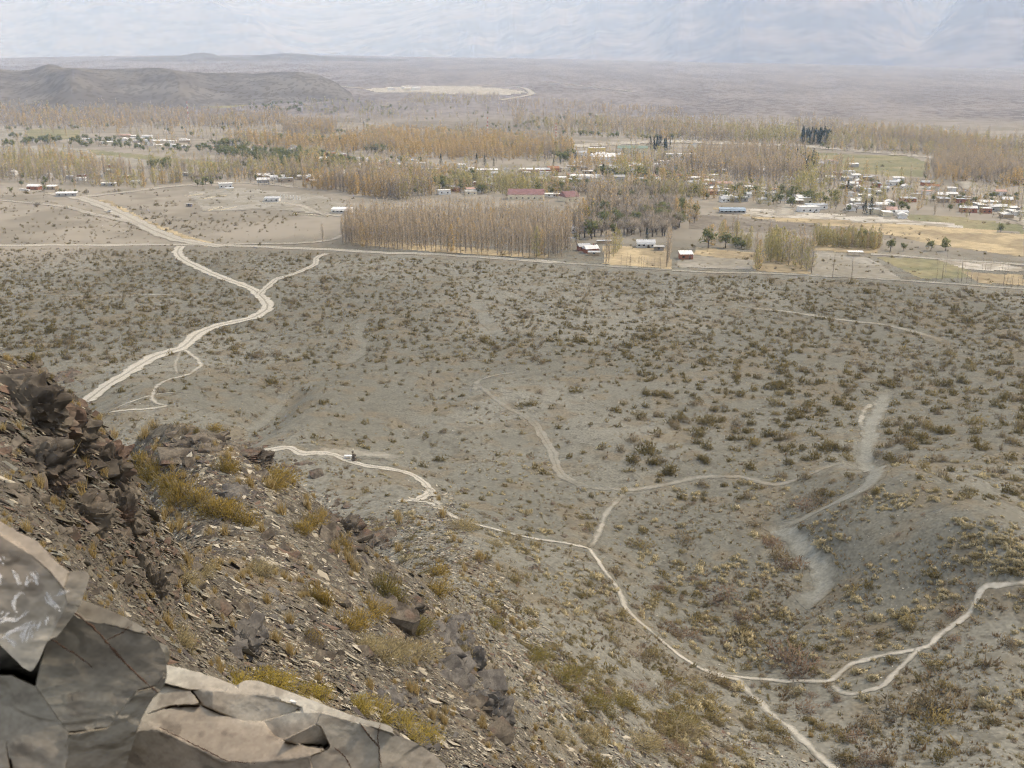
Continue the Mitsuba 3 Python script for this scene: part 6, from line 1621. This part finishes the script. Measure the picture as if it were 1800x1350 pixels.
D = Boulder('small_boulder', [
    ([(262, 1126), (278, 1130), (294, 1136), (286, 1148), (262, 1150)], (.1, -.4, .9), (278, 1140, 2.9)),
    ([(262, 1150), (286, 1148), (294, 1136), (298, 1158), (290, 1172), (262, 1176)], (.4, -.9, .1), (282, 1155, 2.88))], 'm_boulder_b', 'small grey rock between the cracked boulder and the ledge', .3, 4, .004, 11)

scene['m_crack'], scene['m_scratch'] = rgb(.085, .055, .04), rgb(.66, .65, .64)
def strip(rock, px, w, m, part, n=40, jit=.8, lift=.004, **lab):
    """a thin cut drawn along photo pixels on a rock: a narrow lens shaped sliver standing in its surface"""
    q = np.array(px, float)
    s = np.r_[0, np.cumsum(np.hypot(*np.diff(q, axis=0).T))]
    t = np.linspace(0, s[-1], n)
    gg = np.random.default_rng(int(s[-1] * 7) + n)
    c = np.c_[np.interp(t, s, q[:, 0]), np.interp(t, s, q[:, 1])] + gg.normal(0, jit, (n, 2)) * .6
    X = rock.on(c[:, 0], c[:, 1], lift)
    tang = np.gradient(X, axis=0); tang /= np.linalg.norm(tang, axis=1, keepdims=True) + 1e-9
    view = (EYE - X) / np.linalg.norm(EYE - X, axis=1, keepdims=True)
    side = np.cross(tang, view); side /= np.linalg.norm(side, axis=1, keepdims=True) + 1e-9
    ww = (w * gg.uniform(.35, 1.2, n) * np.sin(np.linspace(.15, 3., n)) ** .5)[:, None]
    v = np.vstack([X + side * ww, X + view * .0015, X - side * ww, X - view * .006])
    k = np.arange(n - 1)
    f = np.vstack([np.vstack([np.c_[a * n + k, a * n + k + 1, b * n + k + 1], np.c_[a * n + k, b * n + k + 1, b * n + k]]) for a, b in ((0, 1), (1, 2), (2, 3), (3, 0))])
    key = rock.key + '__' + part
    i = _count.get(key, 0); _count[key] = i + 1
    put(key + ('' if i == 0 else f'_{i:03d}'), (v, f), m, T())
strip(B, [(112, 1066), (138, 1082), (166, 1104), (186, 1128), (215, 1160), (245, 1190), (278, 1218)], .0022, 'crack', 'crack')
strip(B, [(86, 1120), (112, 1138), (140, 1155), (164, 1174)], .0016, 'crack', 'crack')
strip(B, [(186, 1126), (215, 1112), (232, 1098)], .0012, 'crack', 'crack')
strip(Cb, [(588, 1314), (606, 1330), (618, 1352)], .002, 'crack', 'crack')
strip(Cb, [(632, 1270), (650, 1295), (666, 1312), (670, 1352)], .002, 'crack', 'crack')
strip(Cb, [(668, 1272), (664, 1290), (665, 1312)], .0016, 'crack', 'crack')
strip(Cb, [(280, 1278), (340, 1308), (400, 1338), (450, 1342)], .0014, 'crack', 'crack')
gs = np.random.default_rng(4)
def scratch(px, reps=5, w=.0012, spread=2.6, n=16):
    q = np.array(px, float)
    w = w * .8
    for r in range(int(reps * 1.6)):
        a, b = sorted(gs.uniform(0, 1, 2))
        b = max(b, a + .3)
        s = np.linspace(a, min(b, 1.), n) * (len(q) - 1)
        c = np.c_[np.interp(s, np.arange(len(q)), q[:, 0]), np.interp(s, np.arange(len(q)), q[:, 1])] + gs.normal(0, spread, 2)
        strip(A, c, w * gs.uniform(.6, 1.3), 'scratch', 'scratch_mark', n, 1.2, .006)
oval = [(38 + 15 * math.cos(t), 1062 - 18 * math.sin(t)) for t in np.linspace(-.4, 4.2, 14)]
scratch(oval, 6, .0014, 1.4)
for ln, r in (([(-10, 1098), (10, 1090), (28, 1092), (40, 1082), (50, 1070)], 6), ([(4, 1085), (12, 1076), (20, 1072)], 3), ([(80, 1040), (90, 1058), (103, 1070)], 7), ([(98, 1045), (110, 1040), (118, 1035)], 5), ([(28, 1008), (31, 1026)], 5), ([(48, 1008), (45, 1026), (52, 1020)], 5), ([(56, 1000), (62, 1012), (68, 1028)], 6), ([(20, 1003), (25, 1010)], 2),
              ([(0, 1128), (16, 1112), (40, 1104), (60, 1096)], 6), ([(36, 1128), (44, 1112), (50, 1094)], 4), ([(50, 1124), (55, 1108), (58, 1090)], 4), ([(64, 1110), (70, 1100), (74, 1090)], 4), ([(80, 1085), (84, 1095)], 3), ([(8, 1112), (18, 1126), (30, 1134)], 5), ([(-4, 1000), (2, 1020), (0, 1036)], 4), ([(0, 975), (8, 990)], 3), ([(40, 1132), (48, 1120), (56, 1114)], 3)):
    scratch(ln, r)
p = Cb.on(np.array([515.]), np.array([1233.]), .012)[0]
v, f = rock_hull(np.random.default_rng(3), .008, .007, .006, 14)
put('white_pebble', turned((v, f), np.eye(3), p), 'white', T())
labels['white_pebble'] = {'label': 'tiny white pebble lying on the pale ledge', 'category': 'pebble'}
# dead branch beyond the ledge
gd = np.random.default_rng(6)
base = at([668], [1262], 8)[0]
def branch(part, p0, d0, L, r, depth, out):
    p, d = np.array(p0, float), np.array(d0, float)
    for k in range(5):
        d = d + gd.normal(0, .22, 3); d /= np.linalg.norm(d)
        q = p + d * L / 5
        out.append(stick(p, q, r * (1 - k * .14), r * (1 - (k + 1) * .14), (.42, .37, .30), 4))
        if depth and k in (1, 2, 3):
            branch(part, q, d + gd.normal(0, .6, 3), L * .5, r * .5, depth - 1, out)
        p = q
for i, d in enumerate(((.9, .1, .45), (-.8, .3, .5), (.3, -.3, .8), (-.2, .4, .9))):
    out = []
    branch('x', base + [0, 0, .1], d, 1.3, .022, 2, out)
    v, f, c = soup(out)
    scene['dead_branch__bough' + ('' if i == 0 else f'_{i:03d}')] = mikit.ply((v, f), 'm_leaf', color=c)
labels['dead_branch'] = {'label': 'pale dead branch lying beyond the right end of the ledge', 'category': 'branch'}
